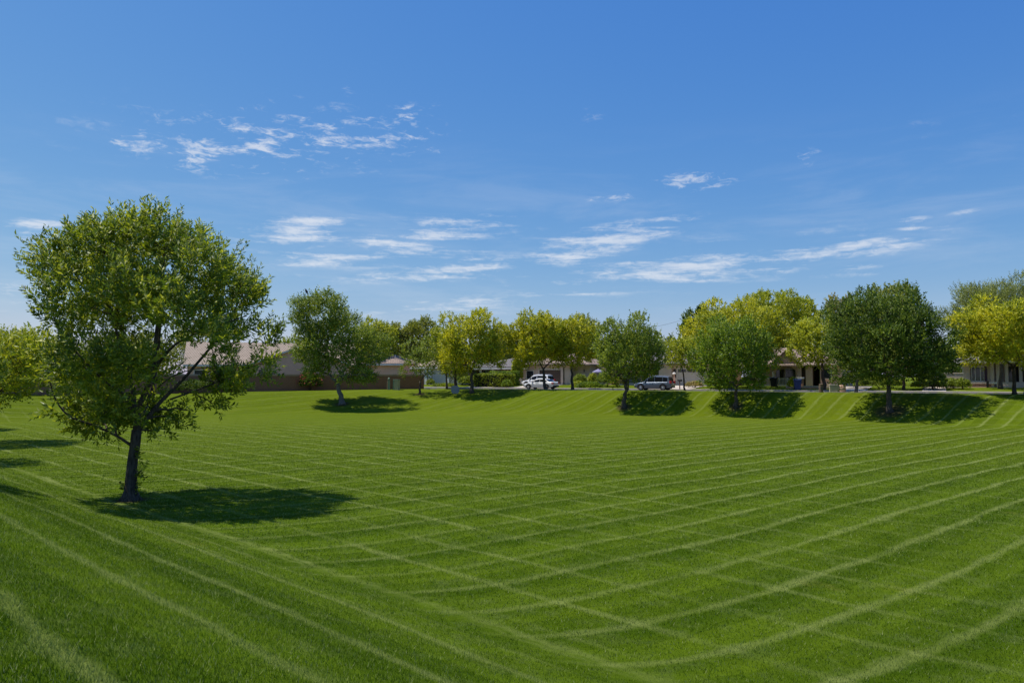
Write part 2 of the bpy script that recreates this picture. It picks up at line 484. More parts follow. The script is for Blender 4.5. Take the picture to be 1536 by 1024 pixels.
def np_mesh(name, verts, nper, mat, parent=None, loc=None, nrm=None):
    """verts (N*nper,3): N separate n-gons"""
    N = len(verts) // nper
    me = bpy.data.meshes.new(name)
    me.vertices.add(len(verts)); me.vertices.foreach_set('co', np.ascontiguousarray(verts, dtype=np.float32).ravel())
    me.loops.add(N * nper); me.loops.foreach_set('vertex_index', np.arange(N * nper, dtype=np.int32))
    me.polygons.add(N); me.polygons.foreach_set('loop_start', np.arange(0, N * nper, nper, dtype=np.int32))
    me.materials.append(mat); me.update(calc_edges=True)
    if nrm is not None:
        at_ = me.attributes.new('clump_out', 'FLOAT_VECTOR', 'POINT')
        at_.data.foreach_set('vector', np.ascontiguousarray(np.repeat(nrm, nper, 0), dtype=np.float32).ravel())
    o = bpy.data.objects.new(name, me); COL.objects.link(o)
    if parent is not None: o.parent = parent
    if loc is not None: o.location = [float(c) for c in loc]
    return o

def unit(v): return v / (np.linalg.norm(v, axis=-1, keepdims=True) + 1e-9)
def leaf_quads(pos, axis, size, wid, r):
    n = len(pos)
    side = unit(np.cross(axis, r.normal(size=(n, 3))))
    nrm = np.cross(axis, side)
    L = size[:, None]
    b = pos; t = pos + axis * L + nrm * L * -.12
    m = pos + axis * L * .48 + nrm * L * .06
    l = m + side * L * wid; q = m - side * L * wid
    return np.stack([b, l, t, q], 1).reshape(-1, 3)

# ------------------------------------------------------------------ trees
def sprigs(lobes, n, r, L, nl, leaf, wid, up, centre, shell=(.5, 1.0), noise_=.35, spread=.85, droop=0, wexp=1.0):
    """lobes: array (k,6) centre xyz + radii xyz.  Returns leaf quads + sprig anchor points"""
    lobes = np.asarray(lobes, float)
    w = (lobes[:, 3] * lobes[:, 4] + lobes[:, 3] * lobes[:, 5]) ** wexp; w = w / w.sum()
    k = r.choice(len(lobes), n, p=w)
    d = unit(r.normal(size=(n, 3)))
    out = unit(lobes[k, :3] - centre)
    d = unit(d + out * .35)
    rr = r.uniform(shell[0], shell[1], n) ** .8
    p = lobes[k, :3] + d * lobes[k, 3:6] * rr[:, None]
    ax = unit(unit(p - centre) * .55 + d * .5 + np.array([0, 0, up]) + r.normal(size=(n, 3)) * noise_)
    Ls = L * r.uniform(.6, 1.25, n)
    t = np.tile(np.linspace(.08, 1, nl), (n, 1)) + r.normal(size=(n, nl)) * .03
    P = p[:, None, :] + ax[:, None, :] * (t * Ls[:, None])[:, :, None]
    rad = unit(np.cross(np.repeat(ax[:, None, :], nl, 1), r.normal(size=(n, nl, 3))))
    ld = unit(ax[:, None, :] * (.35 + .7 * t[:, :, None]) + rad * spread + np.array([0, 0, .15 - droop]))
    s = leaf * r.uniform(.65, 1.25, (n, nl)) * (1.05 - .35 * t)
    Q = leaf_quads(P.reshape(-1, 3), ld.reshape(-1, 3), s.ravel(), wid, r)
    nr = unit(d + unit(p - centre) * .9 + np.array([0, 0, .25]))
    NRM.append(np.repeat(nr, nl, 0))
    return Q, p, ax, Ls, k
NRM = []

def auto_lobes(c, R, n, r, size=.42, squash=.9, belly=.6):
    out = []; n = int(n * 1.9); size = size * .68
    for i in range(n):
        z = 1 - 2 * (i + .5) / n; a = i * 2.39996 + r.uniform(0, .6)
        q = max(0, 1 - z * z) ** .36
        d = np.array([q * math.cos(a), q * math.sin(a), z])
        if d[2] < -belly: d[2] = -belly + (d[2] + belly) * .2
        k = r.uniform(.5, .82)
        s = size * r.uniform(.75, 1.2)
        out.append([*(c + d * R * k), R[0] * s, R[1] * s, R[2] * s * squash])
    out.append([*c, R[0] * .5, R[1] * .5, R[2] * .5])
    return np.array(out)

def curve_pts(a, b, bend, r, n=6):
    t = np.linspace(0, 1, n)[:, None]
    p = a * (1 - t) + b * t
    off = np.array([0, 0, bend]) * (np.sin(math.pi * t))
    wob = r.normal(size=(n, 3)) * np.linalg.norm(b - a) * .025; wob[0] = 0; wob[-1] = 0
    return p + off + wob

def make_tree(name, label, base, lobes, centre, kind, bark, trunk_r, fork, cfg, seed, lean=0., group=None, twig_n=3, cat='tree', extra_limbs=None, flare=1.7):
    """all geometry local to the base of the trunk"""
    r = np.random.default_rng(seed)
    root = empty(name, base, 0, label, cat, group)
    Q, p, ax, Ls, k = sprigs(lobes, r=r, centre=centre, **cfg)
    tb = MB()
    fk = np.array([lean, 0, fork])
    n = 8; t = np.linspace(0, 1, n)[:, None]
    tp = np.array([0, 0, -.15]) * (1 - t) + fk * t
    tp[1:-1] += r.normal(size=(n - 2, 3)) * np.array([1, 1, 0]) * trunk_r * .22
    rad = trunk_r * (1 - .32 * t[:, 0]) * (1 + (flare - 1) * np.exp(-t[:, 0] * 9))
    tb.tube(tp, rad, 10)
    L = np.asarray(lobes)
    order = np.argsort(np.linalg.norm(L[:, :3] - fk, axis=1))
    nodes = [(fk, trunk_r * .62)]
    for i in order:
        c = L[i, :3]
        # grow from the nearest existing node that lies below the lobe
        best = min(nodes, key=lambda q: np.linalg.norm(q[0] - c) + max(0, q[0][2] - c[2]) * 2)
        a, ra = best
        rb = max(ra * .45, trunk_r * .10)
        cp = curve_pts(a, c, .08 * np.linalg.norm(c - a), r, 6)
        tb.tube(cp, np.linspace(ra * .85, rb, 6), 6)
        nodes.append((c, rb)); nodes.append((cp[3], ra * .6))
        idx = np.where(k == i)[0]
        for j in idx[:twig_n * 3] if len(idx) else []:
            if r.random() < .5: continue
            tb.tube(curve_pts(c, p[j] + ax[j] * Ls[j] * .6, .04, r, 4), np.linspace(rb * .6, trunk_r * .025, 4), 4)
    if extra_limbs:
        for pts, r0, r1 in extra_limbs: tb.tube(pts, np.linspace(r0, r1, len(pts)), 7)
    tb.build('trunk', BARK[bark], root, smooth=True)
    np_mesh('crown', Q, 4, LEAF[kind], root, nrm=NRM.pop())
    return root

def photo_tree(name, label, bx, Y, top, xl, xr, bot, kind, bark='brown', by=None, trunk_px=9, n=1500, nl=8, leaf=.26, wid=.3, up=.5, L=.8, lobes=14,
               seed=1, depth=.9, group=None, size=.42, fork=None, spread=.85, noise_=.35, droop=0, shell=(.45, 1.0), lean=0, belly=.78, spec=None):
    bot = bot + 4
    if by is not None:
        b = ground_at(bx, by); Y = b[1]
    else:
        a = at(bx, 560, Y); b = np.array([a[0], Y, gz(a[0], Y)])
    A = at(xl, (top + bot) / 2, Y); B = at(xr, (top + bot) / 2, Y)
    zt = at(bx, top, Y)[2]; zb = at(bx, bot, Y)[2]
    m = L * .24
    c = np.array([(A[0] + B[0]) / 2, Y, (zt + zb) / 2 - m * .3]) - b
    R = np.array([((B[0] - A[0]) / 2 - m * .6) * 1.04, ((B[0] - A[0]) / 2) * depth, (zt - zb) / 2 - m * .5])
    R = np.maximum(R, .25)
    r = np.random.default_rng(seed + 500)
    if spec:
        lb = []
        for px, py, rd in spec:
            q = max(.05, 1 - ((px - (xl + xr) / 2) / ((xr - xl) / 2)) ** 2)
            for sg in (-1, 1):
                p = at(px, py + (9 if py < 500 else 0), Y) - b; p[1] += sg * math.sqrt(q) * R[1] * r.uniform(.25, .6); g = rd / F * Y * .86
                lb.append([*p, g, g, g * .9])
        lb = np.array(lb)
    else: lb = auto_lobes(c, R, lobes, r, size, belly=belly)
    fk = fork if fork is not None else max(.5, c[2] - R[2] * .75)
    return make_tree(name, label, b, lb, c + np.array([0, 0, -R[2] * .35]), kind, bark, trunk_px / F * Y / 2 * .72, fk,
                     dict(n=n, L=L * .75, nl=nl, leaf=leaf, wid=wid, up=up, spread=spread, noise_=noise_, droop=droop, shell=shell), seed, lean=c[0] * .35 + lean, group=group)

# ------------------------------------------------------------------ ground
def ground():
    xs = np.concatenate([-np.geomspace(3500, 75, 26)[:-1], np.arange(-75, 75.01, .6), np.geomspace(75, 3500, 26)[1:]])
    ys = np.concatenate([-np.geomspace(400, 12, 10)[:-1], np.arange(-12, 128, .6), np.geomspace(128, 5000, 30)])
    X, Y = np.meshgrid(xs, ys)
    Z = terrain(X, Y)
    V = np.stack([X, Y, Z], -1).reshape(-1, 3)
    nx, ny = len(xs), len(ys)
    i = (np.arange(ny - 1)[:, None] * nx + np.arange(nx - 1)[None, :]).ravel()
    Fc = np.stack([i, i + 1, i + nx + 1, i + nx], 1)
    me = bpy.data.meshes.new('lawn')
    me.vertices.add(len(V)); me.vertices.foreach_set('co', V.astype(np.float32).ravel())
    me.loops.add(Fc.size); me.loops.foreach_set('vertex_index', Fc.astype(np.int32).ravel())
    me.polygons.add(len(Fc)); me.polygons.foreach_set('loop_start', np.arange(0, Fc.size, 4, dtype=np.int32))
    me.materials.append(M['turf']); me.update(calc_edges=True)
    me.polygons.foreach_set('use_smooth', [True] * len(me.polygons))
    o = bpy.data.objects.new('lawn', me); COL.objects.link(o)
    tag(o, kind='structure')
ground()

def grass():
    r = np.random.default_rng(5)
    N = 950000
    y0, y1 = 3.0, 78.0
    q = r.random(N)
    Y = (math.sqrt(y0) + q * (math.sqrt(y1) - math.sqrt(y0))) ** 2
    X = Y * r.uniform(-.88, .88, N)
    Z = terrain(X, Y)
    p = np.stack([X, Y, Z - .004], 1)
    h = r.uniform(.022, .052, N) * (1 + Y * .004) * (1 - .85 * sstep((Y - 22) / 54))
    w = np.maximum(.0040, Y * .00046) * r.uniform(.7, 1.3, N)
    a = r.uniform(0, 2 * math.pi, N)
    side = np.stack([np.cos(a), np.sin(a), np.zeros(N)], 1) * w[:, None]
    b = r.uniform(0, 2 * math.pi, N); tilt = r.uniform(.1, .95, N)
    tip = np.stack([np.cos(b) * tilt, np.sin(b) * tilt, np.ones(N)], 1) * h[:, None]
    V = np.stack([p - side, p + side, p + tip], 1).reshape(-1, 3)
    o = np_mesh('grass', V, 3, M['blade'])
    tag(o, 'short mown grass blades covering the near lawn', 'grass', kind='stuff')
grass()

# ------------------------------------------------------------------ street, kerbs, pavements
def strip(name, mat, u0, u1, v0, v1, z0, z1=None, n=1):
    mb = MB()
    if z1 is None:
        us = np.linspace(u0, u1, n + 1)
        for i in range(n):
            c = [suv(us[i], v0), suv(us[i + 1], v0), suv(us[i + 1], v1), suv(us[i], v1)]
            mb.add([(*q, z0) for q in c], [(0, 1, 2, 3)])
    else:
        c = [suv(u0, v0), suv(u1, v0), suv(u1, v1), suv(u0, v1)]
        mb.add([(*q, z0) for q in c] + [(*q, z1) for q in c], [(0, 3, 2, 1), (4, 5, 6, 7), (0, 1, 5, 4), (1, 2, 6, 5), (2, 3, 7, 6), (3, 0, 4, 7)])
    o = mb.build(name, mat); tag(o, kind='structure'); return o
strip('road', M['asphalt'], -150, 120, -6.75, 1.15, 0.0)
strip('kerb', M['concrete'], -150, 120, -6.95, -6.75, -.1, .13)
strip('kerb', M['concrete'], -150, 120, 1.15, 1.35, -.1, .13)
strip('pavement', M['pale_concrete'], -150, 120, 1.36, 2.75, -.1, .145)

# driveways climb from the pavement to each garage
def driveway(px0, px1, v1=11.9):
    u0, u1 = u_at(px0, v1), u_at(px1, v1)
    mb = MB(); n = 8; vs = np.linspace(2.75, v1, n + 1); V = []; Fs = []
    for i, v in enumerate(vs):
        for u in (u0, u1):
            x, y = suv(u, v); V.append((x, y, gz(x, y) + .03))
    for i in range(n): Fs.append((2 * i, 2 * i + 1, 2 * i + 3, 2 * i + 2))
    mb.add(V, Fs); o = mb.build('driveway', M['pale_concrete']); tag(o, kind='structure')
for d in ((742, 783), (806, 846), (1008, 1064), (1262, 1308), (1385, 1418)): driveway(*d)

# ------------------------------------------------------------------ houses
def roof_gable(x0, x1, y0, y1, ze, zr, axis='x', over=.5, th=.14):
    """ridge along axis; returns an MB with thick slopes"""
    mb = MB()
    if axis == 'x':
        ym = (y0 + y1) / 2; sl = (zr - ze) / (ym - y0)
        a0, a1 = x0 - over, x1 + over
        b0, b1 = y0 - over, y1 + over; zo = ze - sl * over
        poly = [(b0, zo), (ym, zr), (b1, zo), (b1, zo + th), (ym, zr + th), (b0, zo + th)]
        mb.prism(poly, a0, a1, 'x')
    else:
        xm = (x0 + x1) / 2; sl = (zr - ze) / (xm - x0)
        a0, a1 = x0 - over, x1 + over; zo = ze - sl * over
        poly = [(a0, zo), (xm, zr), (a1, zo), (a1, zo + th), (xm, zr + th), (a0, zo + th)]
        mb.prism(poly, y0 - over, y1 + over, 'y')
    return mb
def roof_hip(x0, x1, y0, y1, ze, zr, over=.5, th=.16):
    x0 -= over; x1 += over; y0 -= over; y1 += over
    w = min(x1 - x0, y1 - y0) / 2
    if (x1 - x0) >= (y1 - y0): r = [(x0 + w, (y0 + y1) / 2), (x1 - w, (y0 + y1) / 2)]
    else: r = [((x0 + x1) / 2, y0 + w), ((x0 + x1) / 2, y1 - w)]
    v = [(x0, y0, ze), (x1, y0, ze), (x1, y1, ze), (x0, y1, ze),
         (x0, y0, ze + th), (x1, y0, ze + th), (x1, y1, ze + th), (x0, y1, ze + th), (*r[0], zr + th), (*r[1], zr + th)]
    if (x1 - x0) >= (y1 - y0): top = [(4, 5, 9, 8), (5, 6, 9), (6, 7, 8, 9), (7, 4, 8)]
    else: top = [(4, 5, 8), (5, 6, 9, 8), (6, 7, 9), (7, 4, 8, 9)]
    f = [(0, 3, 2, 1), (0, 1, 5, 4), (1, 2, 6, 5), (2, 3, 7, 6), (3, 0, 4, 7)] + top
    return MB().add(v, f)
def frame_mb(x0, x1, z0, z1, y, w=.09, d=.06, bars=()):
    mb = MB()
    mb.box(x0 - w, x1 + w, y - d, y, z1, z1 + w).box(x0 - w, x1 + w, y - d, y, z0 - w, z0)
    mb.box(x0 - w, x0, y - d, y, z0, z1).box(x1, x1 + w, y - d, y, z0, z1)
    for b in bars: mb.box(b - .03, b + .03, y - d * .8, y, z0, z1)
    return mb
def window(root, x0, x1, z0, z1, y, trim='trim', glass='glass', bars=(), w=.09):
    f = frame_mb(x0, x1, z0, z1, y, w, bars=bars).build('window', M[trim], root)
    MB().box(x0, x1, y - .02, y, z0, z1).build('pane', M[glass], f)
    return f
def door(root, x0, x1, z0, z1, y, mat='brown', trim='trim'):
    d = MB().box(x0, x1, y - .04, y, z0, z1)
    for k in range(3):
        h = (z1 - z0) / 3
        d.box(x0 + .15, x1 - .15, y - .06, y - .04, z0 + h * k + .12, z0 + h * (k + 1) - .1)
    d = d.build('door', M[mat], root)
    frame_mb(x0, x1, z0 + .1, z1, y, .08, .05).build('frame', M[trim], d)
    MB().box(x1 - .16, x1 - .08, y - .12, y - .04, z0 + .95, z0 + 1.05).build('handle', M['alloy'], d)
    return d
def garage(root, x0, x1, z0, z1, y, mat='garage_white', lites=False, rows=4, trim='trim'):
    mb = MB(); h = (z1 - z0) / rows; n = max(2, int((x1 - x0) / 1.1)); pw = (x1 - x0) / n
    mb.box(x0, x1, y - .03, y, z0, z1)
    for r_ in range(rows):
        for c in range(n):
            if lites and r_ == rows - 1: continue
            mb.box(x0 + pw * c + .1, x0 + pw * (c + 1) - .1, y - .055, y - .03, z0 + h * r_ + .07, z0 + h * (r_ + 1) - .07)
    g = mb.build('garage_door', M[mat], root)
    if lites:
        for c in range(n):
            MB().box(x0 + pw * c + .12, x0 + pw * (c + 1) - .12, y - .05, y - .03, z1 - h + .08, z1 - .12).build('pane', M['glass'], g)
    frame_mb(x0, x1, z0 + .12, z1, y, .12, .08).build('frame', M[trim], g)
    return g
def arch_panel(x0, x1, z0, z1, y0, y1, ox0, ox1, zs, seg=10):
    """a wall slab with an arched opening ox0..ox1 springing at zs"""
    mb = MB(); r_ = (ox1 - ox0) / 2; cx = (ox0 + ox1) / 2; rise = min(r_, z1 - zs - .15)
    mb.box(x0, ox0, y0, y1, z0, z1).box(ox1, x1, y0, y1, z0, z1)
    for k in range(seg):
        a0 = math.pi * (1 - k / seg); a1 = math.pi * (1 - (k + 1) / seg)
        xa, xb = cx + r_ * math.cos(a0), cx + r_ * math.cos(a1)
        za, zb = zs + rise * math.sin(a0), zs + rise * math.sin(a1)
        v = [(xa, y0, za), (xb, y0, zb), (xb, y0, z1), (xa, y0, z1), (xa, y1, za), (xb, y1, zb), (xb, y1, z1), (xa, y1, z1)]
        mb.add(v, [(0, 1, 2, 3), (4, 7, 6, 5), (0, 4, 5, 1), (3, 2, 6, 7)])
    return mb

class Street_House:
    """local frame: x along the street from px positions, y = v - v0, z above the pad"""
    def __init__(s, name, label, v0, pxc, pad=.45):
        s.v0 = v0; s.uc = u_at(pxc, v0); x, y = suv(s.uc, v0)
        s.root = empty(name, (x, y, pad), STREET_ROT, label, 'house', 'single-storey houses along the far side of the street')
    def x(s, px, dv=0): return u_at(px, s.v0 + dv) - s.uc

# --- house with the pale garage front, just past the end of the block wall
h = Street_House('house', 'cream house with a pale garage front beside the end of the block wall', 10, 665)
R_ = h.root; X = h.x
MB().box(X(622), X(693), 0, 9, -.6, 2.75).build('wall', M['stucco_cream'], R_)
roof_hip(X(622), X(693), 0, 9, 2.75, 4.6).build('roof', M['roof_tan'], R_, uvbox=True)
MB().box(X(622) - .5, X(693) + .5, -.66, -.5, 2.52, 2.76).build('fascia', M['trim'], R_)
garage(R_, X(651), X(671), 0, 2.3, 0, 'garage_white')
for p in (641, 647, 674):
    MB().box(X(p) - .22, X(p) + .22, -.45, 0, -.5, 2.5).build('pilaster', M['trim'], R_)
window(R_, X(680), X(686), 1, 2.1, 0)

# --- low house with the hedge and the green porch posts
h = Street_House('house', 'low grey house with green porch posts behind the clipped hedge', 12, 745)
R_ = h.root; X = h.x
MB().box(X(703), X(752), 2.6, 11, -.6, 2.6).build('wall', M['stucco_grey'], R_)
MB().box(X(752), X(787), 0, 11, -.6, 2.6).build('garage_wing', M['stucco_grey'], R_)
roof_hip(X(700), X(790), -.1, 11, 2.6, 4.1, .55).build('roof', M['roof_grey'], R_, uvbox=True)
MB().box(X(700) - .6, X(790) + .6, -.8, -.65, 2.36, 2.62).build('fascia', M['trim'], R_)
for p, m_ in ((714.5, 'green_paint'), (722.5, 'trim'), (731, 'green_paint'), (741, 'trim')):
    MB().box(X(p) - .14, X(p) + .14, -.4, -.12, -.4, 2.5).build('porch_post', M[m_], R_)
MB().box(X(703), X(752), -.4, 2.6, -.5, .06).build('porch_floor', M['concrete'], R_)
window(R_, X(715, 2.6), X(721, 2.6), .5, 2.1, 2.6, glass='glass_green'); window(R_, X(723.5, 2.6), X(730, 2.6), .5, 2.1, 2.6, glass='glass_green')
door(R_, X(733, 2.6), X(739, 2.6), .06, 2.15, 2.6, 'green_paint')
MB().prism([(-.9, 1.55), (0, 2.2), (0, 2.28), (-.9, 1.63)], X(744), X(761.5), 'x').build('awning', M['stucco_tan'], R_)
window(R_, X(746.5), X(760), .35, 1.5, 0, 'dark')
MB().box(X(763), X(769), -.06, 0, 0, 2.45).build('brick_pier', M['brown'], R_)
MB().box(X(782), X(783), -.2, 0, 0, 2.3).build('downpipe', M['trim'], R_)

# --- house with the brown garage door, behind the white cars
h = Street_House('house', 'grey stucco house with a dark brown garage door behind the white cars', 12, 838)
R_ = h.root; X = h.x
MB().box(X(787), X(858), 0, 11, -.6, 2.9).build('wall', M['stucco_grey'], R_)
MB().box(X(858), X(881), .9, 11, -.6, 2.9).build('entry_wall', M['stucco_grey'], R_)
MB().box(X(881), X(906), 3.0, 11, -.6, 3.1).build('side_wall', M['stucco_pink'], R_)
roof_hip(X(785), X(882), -.1, 11, 2.9, 4.7, .6).build('roof', M['roof_pink'], R_, uvbox=True)
t_ = MB()
for k in range(34):
    x_ = X(787) - .3 + k * (X(882) - X(787)) / 33
    t_.tube([(x_, -.82, 2.98), (x_, -.3, 3.14)], .12, 8)
t_.build('eave_tiles', M['roof_pink'], R_)
garage(R_, X(809), X(841.5), 0, 2.25, 0, 'brown')
window(R_, X(790), X(800), .9, 2.1, 0)
for p in (843.5, 857):
    MB().box(X(p) - .2, X(p) + .2, -.2, 0, -.4, 2.75).build('pilaster', M['stucco_grey'], R_)
MB().box(X(845.2) - .09, X(845.2) + .09, -.16, 0, 0, 2.5).build('downpipe', M['brown'], R_)
MB().box(X(872.2) - .06, X(872.2) + .06, .8, .9, 1.9, 2.3).build('wall_lamp', M['metal'], R_)
b_ = MB().box(X(868.5), X(879), -.5, -.3, -.5, 1.55).build('courtyard_wall', M['stucco_cream'], R_)

# --- stone-fronted wing and white garage with lites, behind the silver car
h = Street_House('house', 'house with a stone front, a porch flag and a white garage door with panes', 12, 1005)
R_ = h.root; X = h.x
MB().box(X(921), X(961), 1.2, 11, -.6, 2.55).build('stone_wall', M['stone'], R_, uvbox=True)
MB().box(X(961), X(990), 3.2, 11, -.6, 2.75).build('porch_back_wall', M['brown'], R_)
MB().box(X(990), X(1009), -.6, 11, -.6, 2.95).build('entry_wall', M['stucco_grey'], R_)
MB().box(X(1009), X(1082), .2, 11, -.6, 2.85).build('garage_wall', M['stucco_cream'], R_)
roof_hip(X(918), X(1085), -.6, 11, 2.9, 4.8, .5).build('roof', M['roof_grey'], R_, uvbox=True)
MB().box(X(955), X(990), -.3, 3.2, -.5, .06).build('porch_floor', M['concrete'], R_)
for p in (962.5, 974.5): MB().box(X(p) - .13, X(p) + .13, -.2, .1, -.4, 2.85).build('porch_post', M['stucco_tan'], R_)
garage(R_, X(1015), X(1058), 0, 2.35, .2, 'garage_white', lites=True)
window(R_, X(1010.5), X(1012.5), 1.2, 2.2, .2, 'brown'); window(R_, X(1063), X(1072), .9, 2.1, .2)
door(R_, X(977, 3.2), X(984, 3.2), .06, 2.2, 3.2, 'dark', 'brown')
window(R_, X(936, 1.2), X(951, 1.2), 1.2, 2.1, 1.2, 'trim')
MB().box(X(928), X(958), .4, 1.2, -.4, .35).build('low_wall', M['stucco_cream'], R_)
# --- house with arched porch
h = Street_House('house', 'pinkish house with an arched porch, pale railing and dark doorway behind the blue bin', 12, 1195)
R_ = h.root; X = h.x
MB().box(X(1118), X(1262), 2.6, 12, -.6, 2.75).build('wall', M['stucco_pink'], R_)
roof_gable(X(1112), X(1268), -.2, 12, 2.75, 5.0, 'x', .5).build('roof', M['roof_pink'], R_, uvbox=True)
arch_panel(X(1157.5), X(1199), -.5, 2.72, -.1, .18, X(1163), X(1194), 1.7).build('arched_porch_front', M['stucco_pink'], R_)
g_ = MB().add([(X(1157), -.12, 2.74), (X(1201), -.12, 2.74), (X(1179), -.12, 4.4), (X(1157), .15, 2.74), (X(1201), .15, 2.74), (X(1179), .15, 4.4)],
              [(0, 1, 2), (3, 5, 4), (0, 3, 4, 1), (1, 4, 5, 2), (2, 5, 3, 0)])
g_.build('porch_gable', M['stucco_pink'], R_)
roof_gable(X(1157), X(1201), -.2, 3, 2.74, 4.45, 'y', .3).build('porch_roof', M['roof_pink'], R_, uvbox=True)
MB().box(X(1120), X(1230), -.3, 2.6, -.55, .08).build('porch_floor', M['concrete'], R_)
MB().box(X(1159), X(1160.5), -.45, -.12, -.3, 1.9).build('porch_post', M['trim'], R_)
for p, w_ in ((1199, .22), (1211, .2), (1216, .2)): MB().box(X(p) - w_, X(p) + w_, -.25, .2, -.5, 2.72).build('porch_post', M['stucco_pink'], R_)
MB().box(X(1201), X(1208), .4, .6, -.5, 2.72).build('screen_wall', M['brown'], R_)
def railing(x0, x1, y, z0, z1, root):
    mb = MB().box(x0, x1, y - .03, y + .03, z1 - .07, z1).box(x0, x1, y - .03, y + .03, z0, z0 + .06)
    n = max(2, int((x1 - x0) / .16))
    for k in range(n + 1):
        x_ = x0 + (x1 - x0) * k / n; mb.box(x_ - .018, x_ + .018, y - .015, y + .015, z0 + .06, z1 - .07)
    mb.build('railing', M['trim'], root)
railing(X(1163), X(1193.5), -.2, .12, 1.02, R_); railing(X(1140), X(1157), -.2, .12, 1.02, R_)
f_ = window(R_, X(1178, 2.6), X(1192.5, 2.6), .1, 2.2, 2.6, glass='glass_green', w=.12)
window(R_, X(1164, 2.6), X(1175, 2.6), .3, 2.1, 2.6, 'brown', 'glass_green')
MB().box(X(1217.5), X(1229.5), 1.6, 1.7, .08, 2.7).build('doorway', M['dark'], R_)
MB().box(X(1230), X(1262), -.2, 2.6, -.5, 2.72).build('bay_wall', M['stucco_pink'], R_)
window(R_, X(1236), X(1246), 1.0, 2.2, -.2)
MB().box(X(1231), X(1247), -.9, -.22, -.5, .35).build('door_step', M['stucco_pink'], R_)
MB().box(X(1229) + .02, X(1230) - .01, -.3, .1, -.4, 2.6).build('door_post', M['green_paint'], R_)

# --- right-hand house with plum shutters
h = Street_House('house', 'grey house with plum window shutters and a ledged porch at the right edge', 12, 1490)
R_ = h.root; X = h.x
MB().box(X(1445), X(1490), 0, 11, -.7, 3.0).build('wall', M['stucco_grey'], R_)
MB().box(X(1490), X(1640), 2.4, 11, -.7, 3.0).build('porch_back_wall', M['stucco_grey'], R_)
roof_hip(X(1440), X(1640), -.1, 11, 3.0, 5.2, .6).build('roof', M['roof_grey'], R_, uvbox=True)
MB().box(X(1440) - .6, X(1640) + .6, -.9, -.72, 2.74, 3.0).build('fascia', M['trim'], R_)
window(R_, X(1457), X(1475), .75, 2.3, 0, 'trim', 'glass_green', bars=(X(1462), X(1470)))
for p0, p1 in ((1455, 1456.2), (1475.6, 1480)): MB().box(X(p0), X(p1), -.075, 0, .72, 2.36).build('shutter', M['purple'], R_)
MB().box(X(1444), X(1494), -.5, 0, .42, .62).build('window_ledge', M['trim'], R_)
MB().box(X(1450), X(1484), -.9, -.02, -.7, .1).build('planter_step', M['stucco_tan'], R_)
MB().box(X(1479) - .08, X(1479) + .16, -1.0, -.78, -.5, .72).build('step_post', M['dark'], R_)
for p in (1487.5, 1496, 1509, 1530, 1560): MB().box(X(p) - .16, X(p) + .16, -.3, .02, -.6, 2.75).build('porch_post', M['stucco_grey'], R_)
MB().box(X(1497), X(1640), -.35, -.05, -.6, .62).build('porch_parapet', M['stucco_grey'], R_)
MB().box(X(1490), X(1640), .0, 2.4, -.6, .05).build('porch_floor', M['concrete'], R_)
window(R_, X(1508, 2.4), X(1519, 2.4), .5, 2.3, 2.4, 'brown'); door(R_, X(1524, 2.4), X(1534, 2.4), .05, 2.3, 2.4, 'dark', 'brown')

# --- tan house behind the wall on the left
def tan_house():
    o = at(392, 560, 102); ang = math.radians(20)
    root = empty('house', (o[0], o[1], .2), ang, 'tan gabled house rising behind the block wall between the two left trees', 'house', 'tan houses behind the block wall')
    MB().box(-9.5, 3, 2, 12, -1, 3.3).build('wall', M['stucco_tan'], root)
    roof_gable(-9.5, 13, 2, 12, 3.3, 6.3, 'x', .5).build('roof', M['roof_tan'], root, uvbox=True)
    wing = MB().box(-1.2, 11.4, -2.6, 11.9, -1, 3.2)
    wing.add([(-1.2, -2.6, 3.2), (11.4, -2.6, 3.2), (5.1, -2.6, 5.55), (-1.2, 4, 3.2), (11.4, 4, 3.2), (5.1, 4, 5.55)], [(0, 1, 2), (3, 5, 4), (0, 3, 4, 1), (1, 4, 5, 2), (2, 5, 3, 0)])
    wing.build('gable_wing', M['stucco_tan'], root)
    roof_gable(-1.2, 11.4, -2.55, 8, 3.22, 5.62, 'y', .35).build('wing_roof', M['roof_tan'], root, uvbox=True)
    fx = MB().prism([(-1.75, 2.9), (5.1, 5.52), (11.95, 2.9), (11.95, 3.1), (5.1, 5.73), (-1.75, 3.1)], -2.99, -2.9, 'y')
    fx.build('barge_board', M['trim'], root)
    MB().box(-10, -1.75, 1.32, 1.46, 2.86, 3.1).build('fascia', M['trim'], root)
    window(root, -5.2, -3.7, .9, 2.35, 2, 'trim'); window(root, -2.9, -2.3, .9, 2.2, 2, 'trim')
    window(root, -.3, .25, .9, 2.3, -2.6, 'brown', bars=()); window(root, 1.0, 1.6, .9, 2.25, -2.6, 'brown')
    window(root, -8.6, -7.2, .9, 2.35, 2, 'trim')
tan_house()
def hip_house():
    o = at(580, 560, 124)
    root = empty('house', (o[0], o[1], .6), math.radians(-14), 'smaller hip-roofed tan house behind the wall above the two utility boxes', 'house', 'tan houses behind the block wall')
    MB().box(-7.5, 2.6, 0, 9, -1, 3.15).build('wall', M['stucco_tan'], root)
    roof_hip(-7.5, 2.6, 0, 9, 3.15, 5.2, .55).build('roof', M['roof_pink'], root, uvbox=True)
    MB().box(-8.05, 3.15, -.7, -.56, 2.95, 3.2).build('fascia', M['trim'], root)
    MB().tube([(.6, 2.2, 4.1), (.6, 2.2, 4.75)], .07).build('vent_pipe', M['trim'], root)
    window(root, -3.5, -2.5, 1.0, 2.2, 0, 'trim')
    window(root, -6.4, -5.2, 1.0, 2.2, 0, 'trim')
hip_house()

